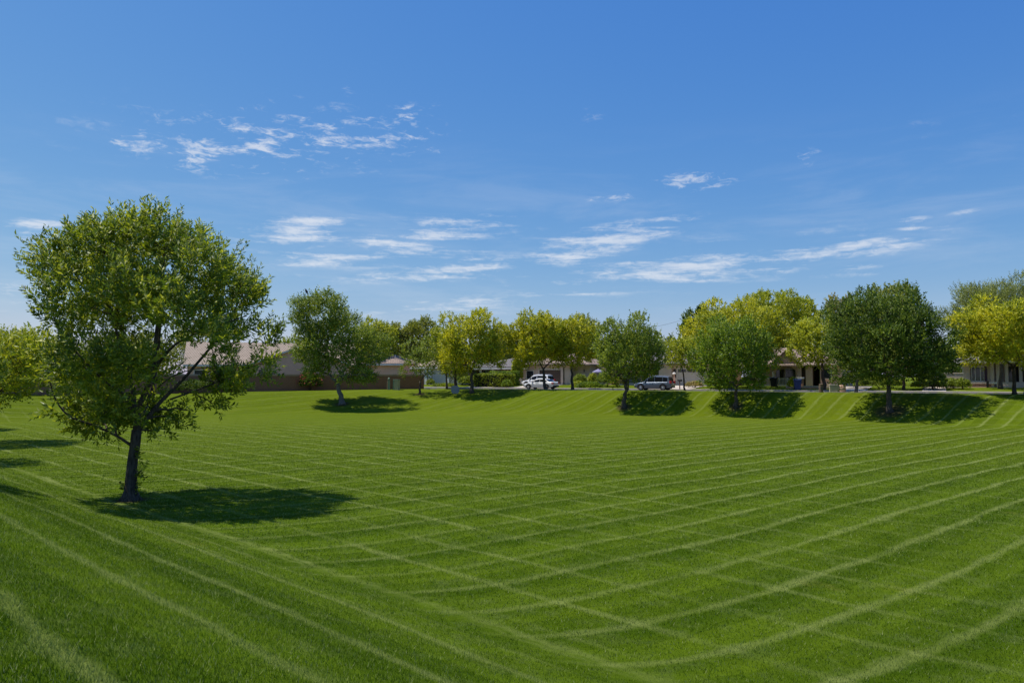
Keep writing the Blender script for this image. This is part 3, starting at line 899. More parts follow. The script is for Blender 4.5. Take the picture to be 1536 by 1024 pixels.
# --- block wall round the tan houses
def block_wall():
    pts = [(-88, 62), (-52, 79), (-39, 89), (-23.5, 97), (-11.9, 100)]
    root = empty('block_wall', (-39, 89, gz(-39, 88)), 0, 'long brown block wall running along the top of the far left bank', 'wall')
    oz = gz(-39, 88); mb = MB(); cap = MB()
    for (x0, y0), (x1, y1) in zip(pts[:-1], pts[1:]):
        n = max(2, int(math.hypot(x1 - x0, y1 - y0) / 5))
        for i in range(n):
            a = np.array([x0 + (x1 - x0) * i / n, y0 + (y1 - y0) * i / n]); b = np.array([x0 + (x1 - x0) * (i + 1) / n, y0 + (y1 - y0) * (i + 1) / n])
            d = (b - a) / np.linalg.norm(b - a); nn = np.array([d[1], -d[0]]) * .1
            zt = 1.98 - oz; zb = min(gz(*a), gz(*b)) - .4 - oz
            c = [a - nn, b - nn, b + nn, a + nn]
            def slab(q, z0, z1, m):
                v = [(p[0] + 39, p[1] - 89, z0) for p in q] + [(p[0] + 39, p[1] - 89, z1) for p in q]
                m.add(v, [(0, 3, 2, 1), (4, 5, 6, 7), (0, 1, 5, 4), (1, 2, 6, 5), (2, 3, 7, 6), (3, 0, 4, 7)])
            slab(c, zb, zt - .22, mb)
            c2 = [a - nn * 1.35, b - nn * 1.35, b + nn * 1.35, a + nn * 1.35]
            slab(c2, zt - .22, zt, cap)
    mb.build('wall_panel', M['wall_block'], root, uvbox=True)
    cap.build('coping', M['wall_cap'], root)
block_wall()

# low garden wall at the right
def garden_wall():
    v0 = 10; u0, u1 = u_at(1403, v0), u_at(1444, v0)
    x, y = suv((u0 + u1) / 2, v0); L_ = (u1 - u0) / 2
    root = empty('garden_wall', (x, y, .4), STREET_ROT, 'low grey garden wall beside the right-hand house, behind the round shrubs', 'wall')
    MB().box(-L_, L_, 0, .2, -.5, 1.62).build('wall_panel', M['stucco_grey'], root)
    MB().box(-L_ - .03, L_ + .03, -.04, .24, 1.62, 1.72).build('coping', M['stucco_cream'], root)
garden_wall()

# ------------------------------------------------------------------ cars
def car(kind, loc, yaw, paint, label, group):
    """local x forward, y left, z up; built from real size stations"""
    root = empty('parked_car', loc, yaw, label, 'car', group)
    if kind == 'suv':
        Lf, Lr, W = 2.38, -2.38, .93
        body = [(-2.38, .42, .88, .80), (-2.30, .34, 1.00, .88), (-1.9, .30, 1.05, .925), (-1.0, .28, 1.04, .93), (0.1, .28, 1.02, .93), (1.0, .28, 1.00, .93), (1.6, .30, .94, .91), (2.1, .34, .84, .86), (2.34, .40, .68, .74)]
        cab = [(-2.22, 1.05, -2.02, 1.66), (1.30, .99, .42, 1.70)]
        roofz = [(-2.02, 1.66), (-1.2, 1.74), (-.3, 1.75), (.42, 1.68)]
        axles = (-1.40, 1.42); wr = .37; cuts = (-1.30, -.28, .62)
    else:
        Lf, Lr, W = 2.32, -2.32, .90
        body = [(-2.32, .42, .92, .76), (-2.15, .34, 1.00, .84), (-1.6, .28, .98, .90), (-.8, .25, .94, .90), (0.2, .25, .92, .90), (1.0, .25, .90, .90), (1.6, .28, .82, .88), (2.1, .33, .70, .80), (2.32, .40, .56, .66)]
        cab = [(-1.82, .98, -1.05, 1.40), (1.22, .90, .35, 1.42)]
        roofz = [(-1.05, 1.40), (-.6, 1.46), (-.1, 1.47), (.35, 1.42)]
        axles = (-1.36, 1.40); wr = .33; cuts = (-1.05, -.28, .58)
    # lower body loft
    mb = MB(); V = []; Fs = []
    for x, z0, z1, w in body:
        zm = z0 + (z1 - z0) * .55
        V += [(x, -w * .90, z0), (x, -w, zm), (x, -w * .97, z1 - .06), (x, -w * .86, z1), (x, w * .86, z1), (x, w * .97, z1 - .06), (x, w, zm), (x, w * .90, z0)]
    for i in range(len(body) - 1):
        for k in range(8):
            Fs.append((i * 8 + k, (i + 1) * 8 + k, (i + 1) * 8 + (k + 1) % 8, i * 8 + (k + 1) % 8))
    Fs.append(tuple(range(8))); Fs.append(tuple((len(body) - 1) * 8 + k for k in range(8))[::-1])
    mb.add(V, Fs)
    # greenhouse shell
    (xr0, zr0, xr1, zr1), (xf0, zf0, xf1, zf1) = cab
    wb, wt = W * .87, W * .72
    V = [(xr0, -wb, zr0 - .05), (xf0, -wb, zf0 - .05), (xf0, wb, zf0 - .05), (xr0, wb, zr0 - .05)]
    nR = len(roofz)
    for x, z in roofz: V += [(x, -wt, z - .05), (x, -wt * .8, z), (x, wt * .8, z), (x, wt, z - .05)]
    Fs = [(0, 1) + tuple(4 + 4 * i for i in range(nR - 1, -1, -1)), (2, 3) + tuple(7 + 4 * i for i in range(nR)),
          (3, 0, 4, 5, 6, 7), (1, 2, 4 * nR + 3, 4 * nR + 2, 4 * nR + 1, 4 * nR)]
    for i in range(nR - 1):
        a = 4 + 4 * i
        for k in range(3): Fs.append((a + k, a + 4 + k, a + 5 + k, a + 1 + k))
    mb.add(V, Fs)
    b = mb.build('body', M[paint], root, smooth=False, bevel=.03)
    # glazing, a few mm proud of the shell
    def sidepoint(x, t, s):
        zb = zr0 + (zf0 - zr0) * (x - xr0) / (xf0 - xr0)
        return zb
    for s in (-1, 1):
        xs = [xr0 + .30, *cuts, xf0 - .12]
        rz = np.array(roofz)
        for i in range(len(xs) - 1):
            a, c = xs[i] + .04, xs[i + 1] - .04
            pts = []
            for x, top in ((a, 0), (c, 0), (c, 1), (a, 1)):
                zlo = (zr0 + (zf0 - zr0) * (x - xr0) / (xf0 - xr0)) + .05
                # roof limit at this x
                if x > xf1: lim = zf0 + (zf1 - zf0) * (xf0 - x) / (xf0 - xf1)
                elif x < xr1: lim = zr0 + (zr1 - zr0) * (x - xr0) / (xr1 - xr0)
                else: lim = np.interp(x, rz[:, 0], rz[:, 1])
                z = max(zlo + .01, lim - .14) if top else zlo
                f = (z - zr0) / (zr1 - zr0)
                y = s * (wb + (wt - wb) * min(1, max(0, f)) + .012)
                pts.append((x, y, z))
            MB().add(pts, [(0, 1, 2, 3) if s < 0 else (3, 2, 1, 0)]).build('side_window', M['car_glass'], root)
    def endglass(name, x0, z0, x1, z1, sgn):
        e = .015 * sgn
        p = lambda t: (x0 + (x1 - x0) * t + e, z0 + (z1 - z0) * t + .012)
        (xa, za), (xb, zb) = p(.14), p(.86)
        ya, yb = wb * .90, wt * .92
        MB().add([(xa, -ya, za), (xa, ya, za), (xb, yb, zb), (xb, -yb, zb)], [(0, 1, 2, 3) if sgn > 0 else (3, 2, 1, 0)]).build(name, M['car_glass'], root)
    endglass('windscreen', xf0, zf0 - .05, xf1, zf1 - .02, 1); endglass('rear_window', xr0, zr0 - .05, xr1, zr1 - .02, -1)
    # wheels with dark arches
    for ax in axles:
        for s in (-1, 1):
            y = s * (W * .93)
            arch = MB()
            n = 14; V = []
            for k in range(n + 1):
                t = math.pi * k / n
                for rr in (wr + .10, wr - .02): V.append((ax + rr * math.cos(t), s * (W + .012), wr + rr * math.sin(t)))
            arch.add(V, [(2 * k, 2 * k + 1, 2 * k + 3, 2 * k + 2) for k in range(n)])
            arch.build('wheel_arch', M['plastic'], root)
            def disc(prof, name, mat, par, seg=20):
                m_ = MB(); VV = []; FF = []
                for r_, d in prof:
                    for k in range(seg):
                        a = 2 * math.pi * k / seg; VV.append((ax + r_ * math.cos(a), s * (W - .17 + d), wr + r_ * math.sin(a)))
                for i in range(len(prof) - 1):
                    for k in range(seg): FF.append((i * seg + k, i * seg + (k + 1) % seg, (i + 1) * seg + (k + 1) % seg, (i + 1) * seg + k))
                FF.append(tuple((len(prof) - 1) * seg + k for k in range(seg)))
                m_.add(VV, FF); return m_.build(name, M[mat], par, smooth=False)
            ty = disc([(wr * .6, 0), (wr, .02), (wr, .18), (wr * .93, .205), (wr * .62, .205)], 'wheel', 'tyre', root)
            disc([(wr * .64, .19), (wr * .62, .212), (wr * .50, .20), (wr * .2, .212), (wr * .1, .225)], 'rim', 'alloy', ty)
    zl = body[0][2]
    for s in (-1, 1):
        y0, y1 = sorted((s * W * .60, s * W * .93))
        if kind == 'suv': MB().box(-2.42, -2.18, y0, y1 + (0.012 if s > 0 else 0), .86, 1.14).build('tail_light', M['lamp_red'], root, bevel=.02)
        else: MB().box(-2.36, -2.12, y0, y1, .70, .90).build('tail_light', M['lamp_red'], root, bevel=.02)
        MB().box(2.02, 2.30, y0, y1 - .05 if s > 0 else y1, .62, .76).build('headlight', M['lamp_clear'], root, bevel=.02)
        m_ = MB().box(.78, .98, s * W * .98 - .1, s * W * .98 + .1, 1.0, 1.14); m_.build('wing_mirror', M[paint], root, bevel=.03)
        for xx in (cuts[1], cuts[2] - .6):
            MB().box(xx + .12, xx + .30, s * (W + .004) - .012, s * (W + .004) + .012, .84, .88).build('door_handle', M['plastic'], root)
        if kind == 'suv': MB().tube([(-1.8, s * wt * .86, 1.76), (-.2, s * wt * .88, 1.80), (.25, s * wt * .86, 1.74)], .022, 6).build('roof_rail', M['alloy'], root)
    MB().box(-2.40, -2.20, -W * .78, W * .78, .33, .50).build('bumper', M['plastic'], root, bevel=.03)
    MB().box(2.18, 2.36, -W * .70, W * .70, .32, .46).build('bumper', M['plastic'], root, bevel=.03)
    MB().box(2.24, 2.345, -W * .42, W * .42, .52, .64).build('grille', M['plastic'], root, bevel=.01)
    MB().box(-2.415, -2.38, -.26, .26, .62 if kind != 'suv' else .70, .75 if kind != 'suv' else .83).build('number_plate', M['trim'], root)
    MB().box(-2.0, 2.0, -W * .82, W * .82, .20, .33).build('underside', M['plastic'], root)
    return root
CARS = 'cars parked along the street'
YL = STREET_ROT + math.pi
u_ = u_at(981, 0); x, y = suv(u_, 0); car('suv', (x, y, .004), YL, 'car_silver', 'blue-grey estate car with roof rails and red tail lamps parked on the street', CARS)
u_ = u_at(811, -.2); x, y = suv(u_, -.2); car('sedan', (x, y, .004), YL - .06, 'car_white', 'white saloon parked at the kerb behind the yellow-green tree trunk', CARS)
u_ = u_at(807, 4.8); x, y = suv(u_, 4.8); car('suv', (x, y, gz(x, y) + .04), YL - .1, 'car_white', 'taller white car standing in the driveway just behind the white saloon', CARS)

# ------------------------------------------------------------------ street furniture
def ground_pos(px, Y):
    a = at(px, 560, Y); return (a[0], Y, gz(a[0], Y))
def wall_front(px, py): return ground_at(px, py)
# utility boxes on the bank by the wall
b = ground_pos(583.5, 95.2)
r_ = empty('utility_pedestal', b, math.radians(-18), 'tall narrow grey-green utility pedestal with a rounded top in front of the block wall', 'utility box')
MB().box(-.10, .12, -.12, .12, -.2, 1.25).build('housing', M['box_green'], r_, bevel=.02)
MB().lathe([(.15, 1.25), (.15, 1.34), (.13, 1.46), (.08, 1.54), (.02, 1.57)], .01, 0, 14).build('cap', M['box_green'], r_, smooth=True)
MB().box(-.22, -.10, -.13, .11, -.2, 1.1).build('side_plate', M['wall_cap'], r_)
b = ground_pos(595, 95.0)
r_ = empty('utility_cabinet', b, math.radians(-18), 'squat green and beige utility cabinet in front of the block wall', 'utility box')
MB().box(-.34, .34, -.3, .3, -.2, 1.2).build('housing', M['box_beige'], r_, bevel=.02)
MB().box(-.38, .38, -.34, .34, 1.2, 1.32).build('lid', M['box_green'], r_, bevel=.02)
MB().box(-.36, -.20, -.325, -.30, 0, 1.16).build('door', M['box_green'], r_)
# grey plate near the hedge
b = ground_pos(683, 90.6)
r_ = empty('utility_plate', b, 0, 'grey eight-sided metal plate standing on the grass left of the hedge', 'sign')
a8 = [(.50, -.22), (.50, .18), (.30, .46), (-.32, .46), (-.52, .2), (-.5, -.2), (-.34, -.5), (.32, -.5)]
MB().prism([(x_, z_ + .60) for x_, z_ in a8], -.03, .03, 'y').build('plate', M['box_grey'], r_)
MB().box(-.04, .04, .03, .09, -.3, .95).build('post', M['metal'], r_)
# bins
def wheelie_bin(loc, rz, mat, label, openlid):
    r_ = empty('wheelie_bin', loc, rz, label, 'bin')
    V = []
    for z, hw, hd in ((.08, .30, .30), (1.12, .42, .40)): V += [(-hw, -hd, z), (hw, -hd, z), (hw, hd, z), (-hw, hd, z)]
    MB().add(V, [(3, 2, 1, 0), (4, 5, 6, 7), (0, 1, 5, 4), (1, 2, 6, 5), (2, 3, 7, 6), (3, 0, 4, 7)]).build('tub', M[mat], r_, bevel=.03)
    MB().prism([(-.46, 1.12), (.46, 1.12), (.46, 1.18), (.25, 1.26), (-.3, 1.26), (-.46, 1.18)], -.46, .46, 'x').build('lid', M[mat], r_, bevel=.02)
    for s in (-1, 1): 
        MB().tube([(s * .33 - .03, .34, .12), (s * .33 + .03, .34, .12)], .12, 14).build('wheel', M['tyre'], r_)
    MB().tube([(-.3, .47, 1.05), (.3, .47, 1.05)], .025, 6).build('handle', M['plastic'], r_)
    return r_
u_ = u_at(1195.5, 2.0); x, y = suv(u_, 2.0); wheelie_bin((x, y, .146), STREET_ROT + .2, 'bin_blue', 'dark blue wheeled recycling bin at the kerb before the arched porch', False)
u_ = u_at(1160, 8.5); x, y = suv(u_, 8.5); wheelie_bin((x, y, gz(x, y)), STREET_ROT, 'bin_black', 'black wheeled bin on the porch side of the blue bin', False)
# pale pillar with a white cap behind the blue bin
u_ = u_at(1200.5, 9.5); x, y = suv(u_, 9.5)
r_ = empty('gate_pillar', (x, y, gz(x, y)), STREET_ROT, 'short pink pillar with a broad white cap behind the blue bin', 'pillar')
MB().box(-.05, .30, -.2, .2, -.2, 1.0).build('shaft', M['brick'], r_); MB().box(-.62, .36, -.28, .28, 1.0, 1.2).build('cap', M['trim'], r_, bevel=.02)
# long low pale ledge in front of the porch
v_ = 6.5; ua, ub = u_at(1178, v_), u_at(1247, v_); x, y = suv((ua + ub) / 2, v_)
r_ = empty('garden_ledge', (x, y, gz(x, y)), STREET_ROT, 'long low wall with a pale coping in front of the arched porch', 'wall')
MB().box(-(ub - ua) / 2, (ub - ua) / 2, 0, .25, -.3, .18).build('wall_panel', M['stucco_tan'], r_); MB().box(-(ub - ua) / 2, (ub - ua) / 2, -.05, .3, .18, .27).build('coping', M['pale_concrete'], r_)
# brown post and cabinets at the pavement
b = ground_pos(1231, 74.3)
r_ = empty('wooden_post', b, 0, 'thick short brown post at the top of the bank, left of the beige cabinet', 'post')
MB().lathe([(.24, -.3), (.21, .1), (.19, .75), (.20, .8), (.16, .84)], seg=10).build('shaft', M['wood'], r_); MB().box(-.12, .12, -.215, -.16, .3, .5).build('plate', M['metal'], r_)
b = ground_pos(1250.5, 74.6)
r_ = empty('utility_cabinet', b, -.3, 'beige utility cabinet at the pavement between the post and the barrel', 'utility box')
MB().box(-.42, .42, -.3, .3, -.2, .80).build('housing', M['box_beige'], r_, bevel=.03); MB().box(-.45, .45, -.33, .33, .80, .90).build('lid', M['concrete'], r_, bevel=.02); MB().box(-.30, .30, -.318, -.3, .08, .7).build('door', M['box_beige'], r_)
b = ground_pos(1262, 74.4)
r_ = empty('barrel', b, 0, 'round tan barrel beside the beige cabinet at the pavement', 'barrel')
MB().lathe([(.33, -.1), (.36, .1), (.40, .45), (.36, .82), (.33, .85)], seg=18).build('drum', M['stucco_tan'], r_, smooth=True); MB().lathe([(.405, .40), (.405, .48)], seg=18, cap=False).build('band', M['box_green'], r_)
# garden lamp, mailbox
u_ = u_at(1011, 6.0); x, y = suv(u_, 6.0)
r_ = empty('garden_lamp', (x, y, gz(x, y)), 0, 'garden lamp post with a white cap right of the blue-grey car', 'lamp')
MB().tube([(0, 0, -.1), (0, 0, 1.75)], .07, 10).build('post', M['stucco_tan'], r_); MB().lathe([(.10, 1.75), (.26, 1.80), (.22, 1.92), (.05, 2.02)], seg=12).build('lamp_head', M['trim'], r_)
u_ = u_at(1019, 1.9); x, y = suv(u_, 1.9)
def mailbox(loc, rz, label):
    r_ = empty('mailbox', loc, rz, label, 'mailbox')
    MB().box(-.05, .05, -.05, .05, -.1, .95).build('post', M['wood'], r_)
    p_ = [(-.11, .95), (.11, .95), (.11, 1.12), (.08, 1.19), (0, 1.22), (-.08, 1.19), (-.11, 1.12)]
    MB().prism(p_, -.26, .26, 'y').build('box', M['plastic'], r_); MB().box(.112, .13, -.1, .1, 1.08, 1.14).build('flag', M['lamp_red'], r_)
mailbox((x, y, .145), STREET_ROT + 1.3, 'black mailbox on a post beside the thin tree near the blue-grey car')
# flag on the porch
u_ = u_at(987.5, 11.2); x, y = suv(u_, 11.2)
r_ = empty('flag', (x, y, 2.2), STREET_ROT, 'small stars and stripes flag on a slanting pole by the porch', 'flag')
MB().tube([(.25, .3, .35), (-.35, -.75, 1.35)], .018, 6).build('pole', M['metal'], r_)
def flag_cloth():
    P0 = np.array([-.30, -.66, 1.27]); along = np.array([.5, .88, -.84]); along = along / np.linalg.norm(along); down = np.array([-.55, .15, -.83])
    rows = 13
    st = {'flag_red': MB(), 'flag_white': MB()}
    for k in range(rows):
        m_ = st['flag_red' if k % 2 == 0 else 'flag_white']
        V = []; n = 8
        for i in range(n + 1):
            for e in (k / rows, (k + 1) / rows):
                p = P0 + along * (e * .62) + down * (i / n * 1.05) + np.array([.06, -.05, 0]) * math.sin(i * 1.1 + e * 3)
                V.append(p)
        m_.add(V, [(2 * i, 2 * i + 2, 2 * i + 3, 2 * i + 1) for i in range(n)])
    st['flag_red'].build('red_stripes', M['flag_red'], r_); st['flag_white'].build('white_stripes', M['flag_white'], r_)
    V = []; n = 4
    for side in (-1, 1):
        for i in range(n + 1):
            for e in (0, 7 / 13):
                p = P0 + along * (e * .62) + down * (i / n * .42) + np.array([.06, -.05, 0]) * math.sin(i * .4 * 1.1 + e * 3) + np.array([.84, -.5, 0]) * .006 * side
                V.append(p)
    m_ = MB()
    for o in (0, 2 * (n + 1)): m_.add(V[o:o + 2 * (n + 1)], [(2 * i, 2 * i + 2, 2 * i + 3, 2 * i + 1) for i in range(n)])
    m_.build('canton', M['flag_blue'], r_)
flag_cloth()
# patio umbrella and white chairs
u_ = u_at(897, 8.6); x, y = suv(u_, 8.6); g_ = gz(x, y)
r_ = empty('patio_umbrella', (x, y, g_), 0, 'lilac patio umbrella in the front garden left of the leafy park tree', 'umbrella')
MB().tube([(0, 0, -.1), (0, 0, 2.35)], .03, 8).build('pole', M['trim'], r_)
V = [(0, 0, 2.42)]; n = 8
for k in range(n):
    a = 2 * math.pi * k / n; V.append((.85 * math.cos(a), .85 * math.sin(a), 1.98))
for k in range(n):
    a = 2 * math.pi * k / n; V.append((.86 * math.cos(a), .86 * math.sin(a), 1.84))
MB().add(V, [(0, 1 + k, 1 + (k + 1) % n) for k in range(n)] + [(1 + k, 9 + k, 9 + (k + 1) % n, 1 + (k + 1) % n) for k in range(n)]).build('canopy', M['canvas'], r_)
def chair(loc, rz, label):
    r_ = empty('garden_chair', loc, rz, label, 'chair', 'white chairs in the front garden')
    MB().box(-.24, .24, -.24, .24, .40, .44).build('seat', M['trim'], r_)
    mb = MB()
    for k in range(5): mb.box(-.24 + k * .105, -.18 + k * .105, .20, .23, .44, .95)
    mb.box(-.26, .26, .20, .24, .95, 1.0); mb.build('backrest', M['trim'], r_)
    for sx in (-1, 1):
        for sy in (-1, 1): MB().box(sx * .21 - .02, sx * .21 + .02, sy * .21 - .02, sy * .21 + .02, -.03, .40).build('leg', M['trim'], r_)
        MB().box(sx * .25 - .025, sx * .25 + .025, -.24, .22, .62, .66).build('armrest', M['trim'], r_)
for px_, v_, a_, lb in ((892, 8.0, .4, 'white garden chair under the lilac umbrella'), (882, 8.4, 2.2, 'white garden chair between the umbrella and the round bush')):
    u_ = u_at(px_, v_); x, y = suv(u_, v_); chair((x, y, gz(x, y)), a_, lb)
# basketball hoop
v_ = 8.5; u_ = u_at(1408, v_); x, y = suv(u_, v_); g_ = gz(x, y)
r_ = empty('basketball_hoop', (x, y, g_), STREET_ROT, 'grey basketball backboard with hoop on a pole above the low garden wall', 'basketball hoop')
MB().tube([(0, .3, -.2), (0, .3, 2.2), (-.1, .1, 2.6)], .06, 8).build('pole', M['metal'], r_)
bb = [(-.98, 2.02), (.12, 2.02), (.12, 2.45), (.0, 2.75), (-.25, 2.93), (-.6, 2.93), (-.85, 2.75), (-.98, 2.45)]
MB().prism([(x_, z_) for x_, z_ in bb], -.02, .03, 'y').build('backboard', M['box_grey'], r_)
V = [(-.43 + .23 * math.cos(t), -.27 + .23 * math.sin(t), 2.2) for t in np.linspace(0, 2 * math.pi, 17)]
MB().tube(V, .015, 5).build('hoop', M['brick'], r_)

# utility wire between the tree tops
p0 = at(955, 494, 128); p1 = at(1060, 466, 128)
r_ = empty('utility_wire', (p0[0], p0[1], 0), 0, 'thin overhead wire in the sky gap between the round tree and the tall yellow trees', 'wire')
n = 24; ts = np.linspace(0, 1, n); W_ = [p0 + (p1 - p0) * t - np.array([0, 0, .5]) * 4 * t * (1 - t) for t in ts]
MB().tube([w - np.array([p0[0], p0[1], 0]) for w in W_], .018, 5).build('cable', M['plastic'], r_)
for q in (p0, p1):
    MB().tube([(q[0] - p0[0], q[1] - p0[1], 0), (q[0] - p0[0], q[1] - p0[1], q[2] + .3)], .11, 8).build('pole', M['wood'], r_)

# ------------------------------------------------------------------ the near tree on the left
def near_tree():
    b = ground_at(197, 750); Y = b[1]; s = Y / F
    r = np.random.default_rng(77)
    def L(px, py, dy=0): return at(px, py, Y) - b + np.array([0, dy, 0])
    spec = [(108, 392, 52), (168, 362, 52), (212, 350, 46), (258, 350, 48), (318, 392, 52), (352, 420, 34), (88, 462, 46), (150, 440, 62), (228, 430, 66), (300, 452, 60),
            (350, 485, 38), (392, 474, 24), (398, 516, 20), (98, 530, 46), (165, 520, 58), (245, 525, 44), (312, 535, 44), (358, 540, 15), (128, 590, 38), (170, 600, 32), (222, 592, 30),
            (290, 575, 26), (112, 622, 16), (72, 385, 22), (335, 570, 16), (228, 630, 12), (208, 620, 16), (395, 560, 15), (252, 585, 14), (72, 500, 26), (70, 440, 24), (80, 560, 26), (105, 605, 24), (150, 618, 22), (190, 618, 20), (235, 615, 22), (265, 600, 18), (75, 600, 16), (300, 590, 16), (95, 610, 26), (125, 622, 24), (165, 610, 26), (205, 606, 24), (110, 575, 30), (140, 600, 28), (60, 520, 22), (62, 470, 22), (70, 560, 20), (255, 612, 18)]
    cx, cy, rx, ry = 222, 470, 185, 165
    lobes = []
    for px, py, rad in spec:
        q = 1 - ((px - cx) / rx) ** 2 - ((py - cy) / ry) ** 2
        dz = math.sqrt(max(.02, q)) * 150 * s
        py = py + 26 if py < 560 else (py + 2 if py < 590 else py + 14); px = 232 + (px - 232) * (.82 if px < 232 else .97); rad *= .84
        for sgn in ((-1, 0, 1) if rad > 40 else (r.choice([-1, 1]),)):
            d = sgn * dz * r.uniform(.5, .78)
            k = 1 if sgn else .9
            c = L(px + r.uniform(-6, 6), py + r.uniform(-6, 6), d)
            lobes.append([*c, rad * s * k * .9, rad * s * k * .95, rad * s * k * .85])
    lobes = np.array(lobes)
    centre = L(210, 540)
    root = empty('tree', b, 0, 'large near tree with a rounded leafy crown and bare dark trunk', 'tree')
    cfg = dict(n=3100, wexp=.9, r=r, L=.62, nl=19, leaf=.215, wid=.14, up=.75, centre=centre, shell=(.35, 1.0), noise_=.3, spread=1.0)
    Q, p, ax, Ls, k = sprigs(lobes, **cfg)
    # leading shoots that stand out of the top
    tops = [(84, 362), (100, 358), (155, 322), (182, 312), (208, 305), (235, 302), (255, 300), (282, 322), (288, 340), (318, 345), (345, 352), (362, 358), (378, 398), (388, 418), (402, 425), (415, 452), (418, 490), (66, 392), (60, 450), (130, 332), (170, 318)]
    tb = MB(); st = tb
    extra = []
    for i, (px, py) in enumerate(tops):
        e = L(px, py, r.uniform(-1.2, 1.2)); d = unit(e - centre + np.array([0, 0, 2.5])); a = e - d * 1.0
        n = 34; t = np.linspace(.05, 1, n)
        P = a + d * t[:, None] * 1.0
        rad = unit(np.cross(np.tile(d, (n, 1)), r.normal(size=(n, 3))))
        ld = unit(d * (.35 + .6 * t[:, None]) + rad)
        extra.append(leaf_quads(P, ld, .20 * (1.1 - .5 * t) * r.uniform(.8, 1.15, n), .15, r))
        st.tube(curve_pts(a, e, 0, r, 4), np.linspace(.012, .004, 4), 4)
    # water shoots on the trunk
    for px, py, px2, py2 in ((205, 735, 214, 680), (204, 720, 224, 690), (190, 735, 186, 722), (207, 742, 211, 722), (208, 705, 222, 716), (206, 690, 212, 672)):
        a, e = L(px, py, -.1), L(px2, py2, -.15); d = unit(e - a); n = 22; t = np.linspace(.15, 1, n)
        P = a + (e - a) * t[:, None]; rad = unit(np.cross(np.tile(d, (n, 1)), r.normal(size=(n, 3))))
        extra.append(leaf_quads(P, unit(d * .4 + rad), .15 * r.uniform(.7, 1.2, n), .18, r))
        st.tube([a, (a + e) / 2, e], [.012, .009, .004], 4)
    # single drooping sprays below the crown
    for px, py in ((100, 632), (122, 628), (150, 632), (236, 648), (228, 652), (262, 622), (275, 590), (345, 578), (360, 572), (395, 556), (405, 552), (412, 560), (250, 628), (180, 628)):
        e = L(px, py, r.uniform(-1, 1)); d = unit(np.array([r.uniform(-.5, .5), r.uniform(-.4, .4), -.2])); n = 18; t = np.linspace(.1, 1, n)
        P = e + d * .35 * (t[:, None] - .5); rad = unit(np.cross(np.tile(d, (n, 1)), r.normal(size=(n, 3))))
        extra.append(leaf_quads(P, unit(d * .5 + rad), .17 * r.uniform(.7, 1.15, n), .16, r))
    ex = np.concatenate(extra); nx = unit(ex.reshape(-1, 4, 3).mean(1) - centre)
    Q = np.concatenate([Q, ex])
    np_mesh('crown', Q, 4, LEAF['front'], root, nrm=np.concatenate([NRM.pop(), nx]))
    def limb(pts, r0, r1, seg=8):
        P = np.array([L(*q) for q in pts]); n = 4 * (len(P) - 1) + 1
        t = np.linspace(0, len(P) - 1, n); i = np.minimum(t.astype(int), len(P) - 2); f = (t - i)[:, None]
        C = lambda j: P[np.clip(j, 0, len(P) - 1)]
        p0, p1, p2, p3 = C(i - 1), C(i), C(i + 1), C(i + 2)
        S = .5 * ((2 * p1) + (p2 - p0) * f + (2 * p0 - 5 * p1 + 4 * p2 - p3) * f ** 2 + (-p0 + 3 * p1 - 3 * p2 + p3) * f ** 3)
        S += r.normal(size=S.shape) * r0 * .06
        tb.tube(S, np.linspace(r0, r1, n), seg); return S
    # trunk with a flared foot
    P = np.array([L(196, 764), L(196, 750), L(196, 735), L(197, 712), L(199, 690), L(203, 665), L(205, 645)])
    tb.tube(P, [.40, .30, .20, .165, .155, .155, .15], 12)
    for k in range(6):
        a = k * 1.05 + .2; d = np.array([math.cos(a), math.sin(a) * .9, 0])
        tb.tube([L(196, 736) + d * .08, L(196, 746) + d * .2, L(196, 756) + d * .42], [.10, .10, .04], 7)
    nodes = []
    for pts, r0, r1 in (
        ([(204, 650, 0), (200, 615, .1), (190, 570, .3), (170, 500, .6), (150, 420, .7)], .13, .03),
        ([(205, 650, 0), (214, 610, -.2), (238, 560, -.4), (246, 500, -.5), (258, 420, -.6), (256, 350, -.4)], .15, .03),
        ([(206, 648, 0), (228, 605, .5), (262, 560, 1.0), (310, 490, 1.4), (340, 430, 1.5)], .11, .025),
        ([(240, 555, -.4), (280, 520, -.9), (330, 500, -1.3), (390, 478, -1.2)], .07, .02),
        ([(206, 640, 0), (212, 575, .8), (210, 480, 1.4), (215, 380, 1.2)], .10, .025),
        ([(197, 668, 0), (182, 652, -.3), (160, 636, -.7), (130, 620, -1.0), (112, 590, -1.1), (104, 540, -1.2)], .065, .018),
        ([(196, 600, .1), (160, 560, -.6), (120, 500, -1.0), (95, 440, -1.0)], .07, .02),
        ([(216, 608, -.2), (245, 600, -.8), (262, 580, -1.1), (300, 560, -1.5), (350, 550, -1.5)], .05, .014),
        ([(240, 600, .7), (300, 575, 1.2), (370, 545, 1.2), (400, 550, 1.0)], .045, .012),
        ([(172, 500, .6), (130, 440, 1.0), (105, 385, .8)], .06, .018),
        ([(188, 570, .3), (205, 520, -1.0), (195, 430, -1.5), (185, 360, -1.0)], .07, .02),
        ([(180, 540, .4), (140, 560, 1.2), (110, 590, 1.4)], .04, .012)):
        S = limb(pts, r0 * .74, r1 * .8); nodes += [(q, max(r1, r0 * (1 - i / len(S)))) for i, q in enumerate(S)]
    NP = np.array([q[0] for q in nodes]); NR = np.array([q[1] for q in nodes])
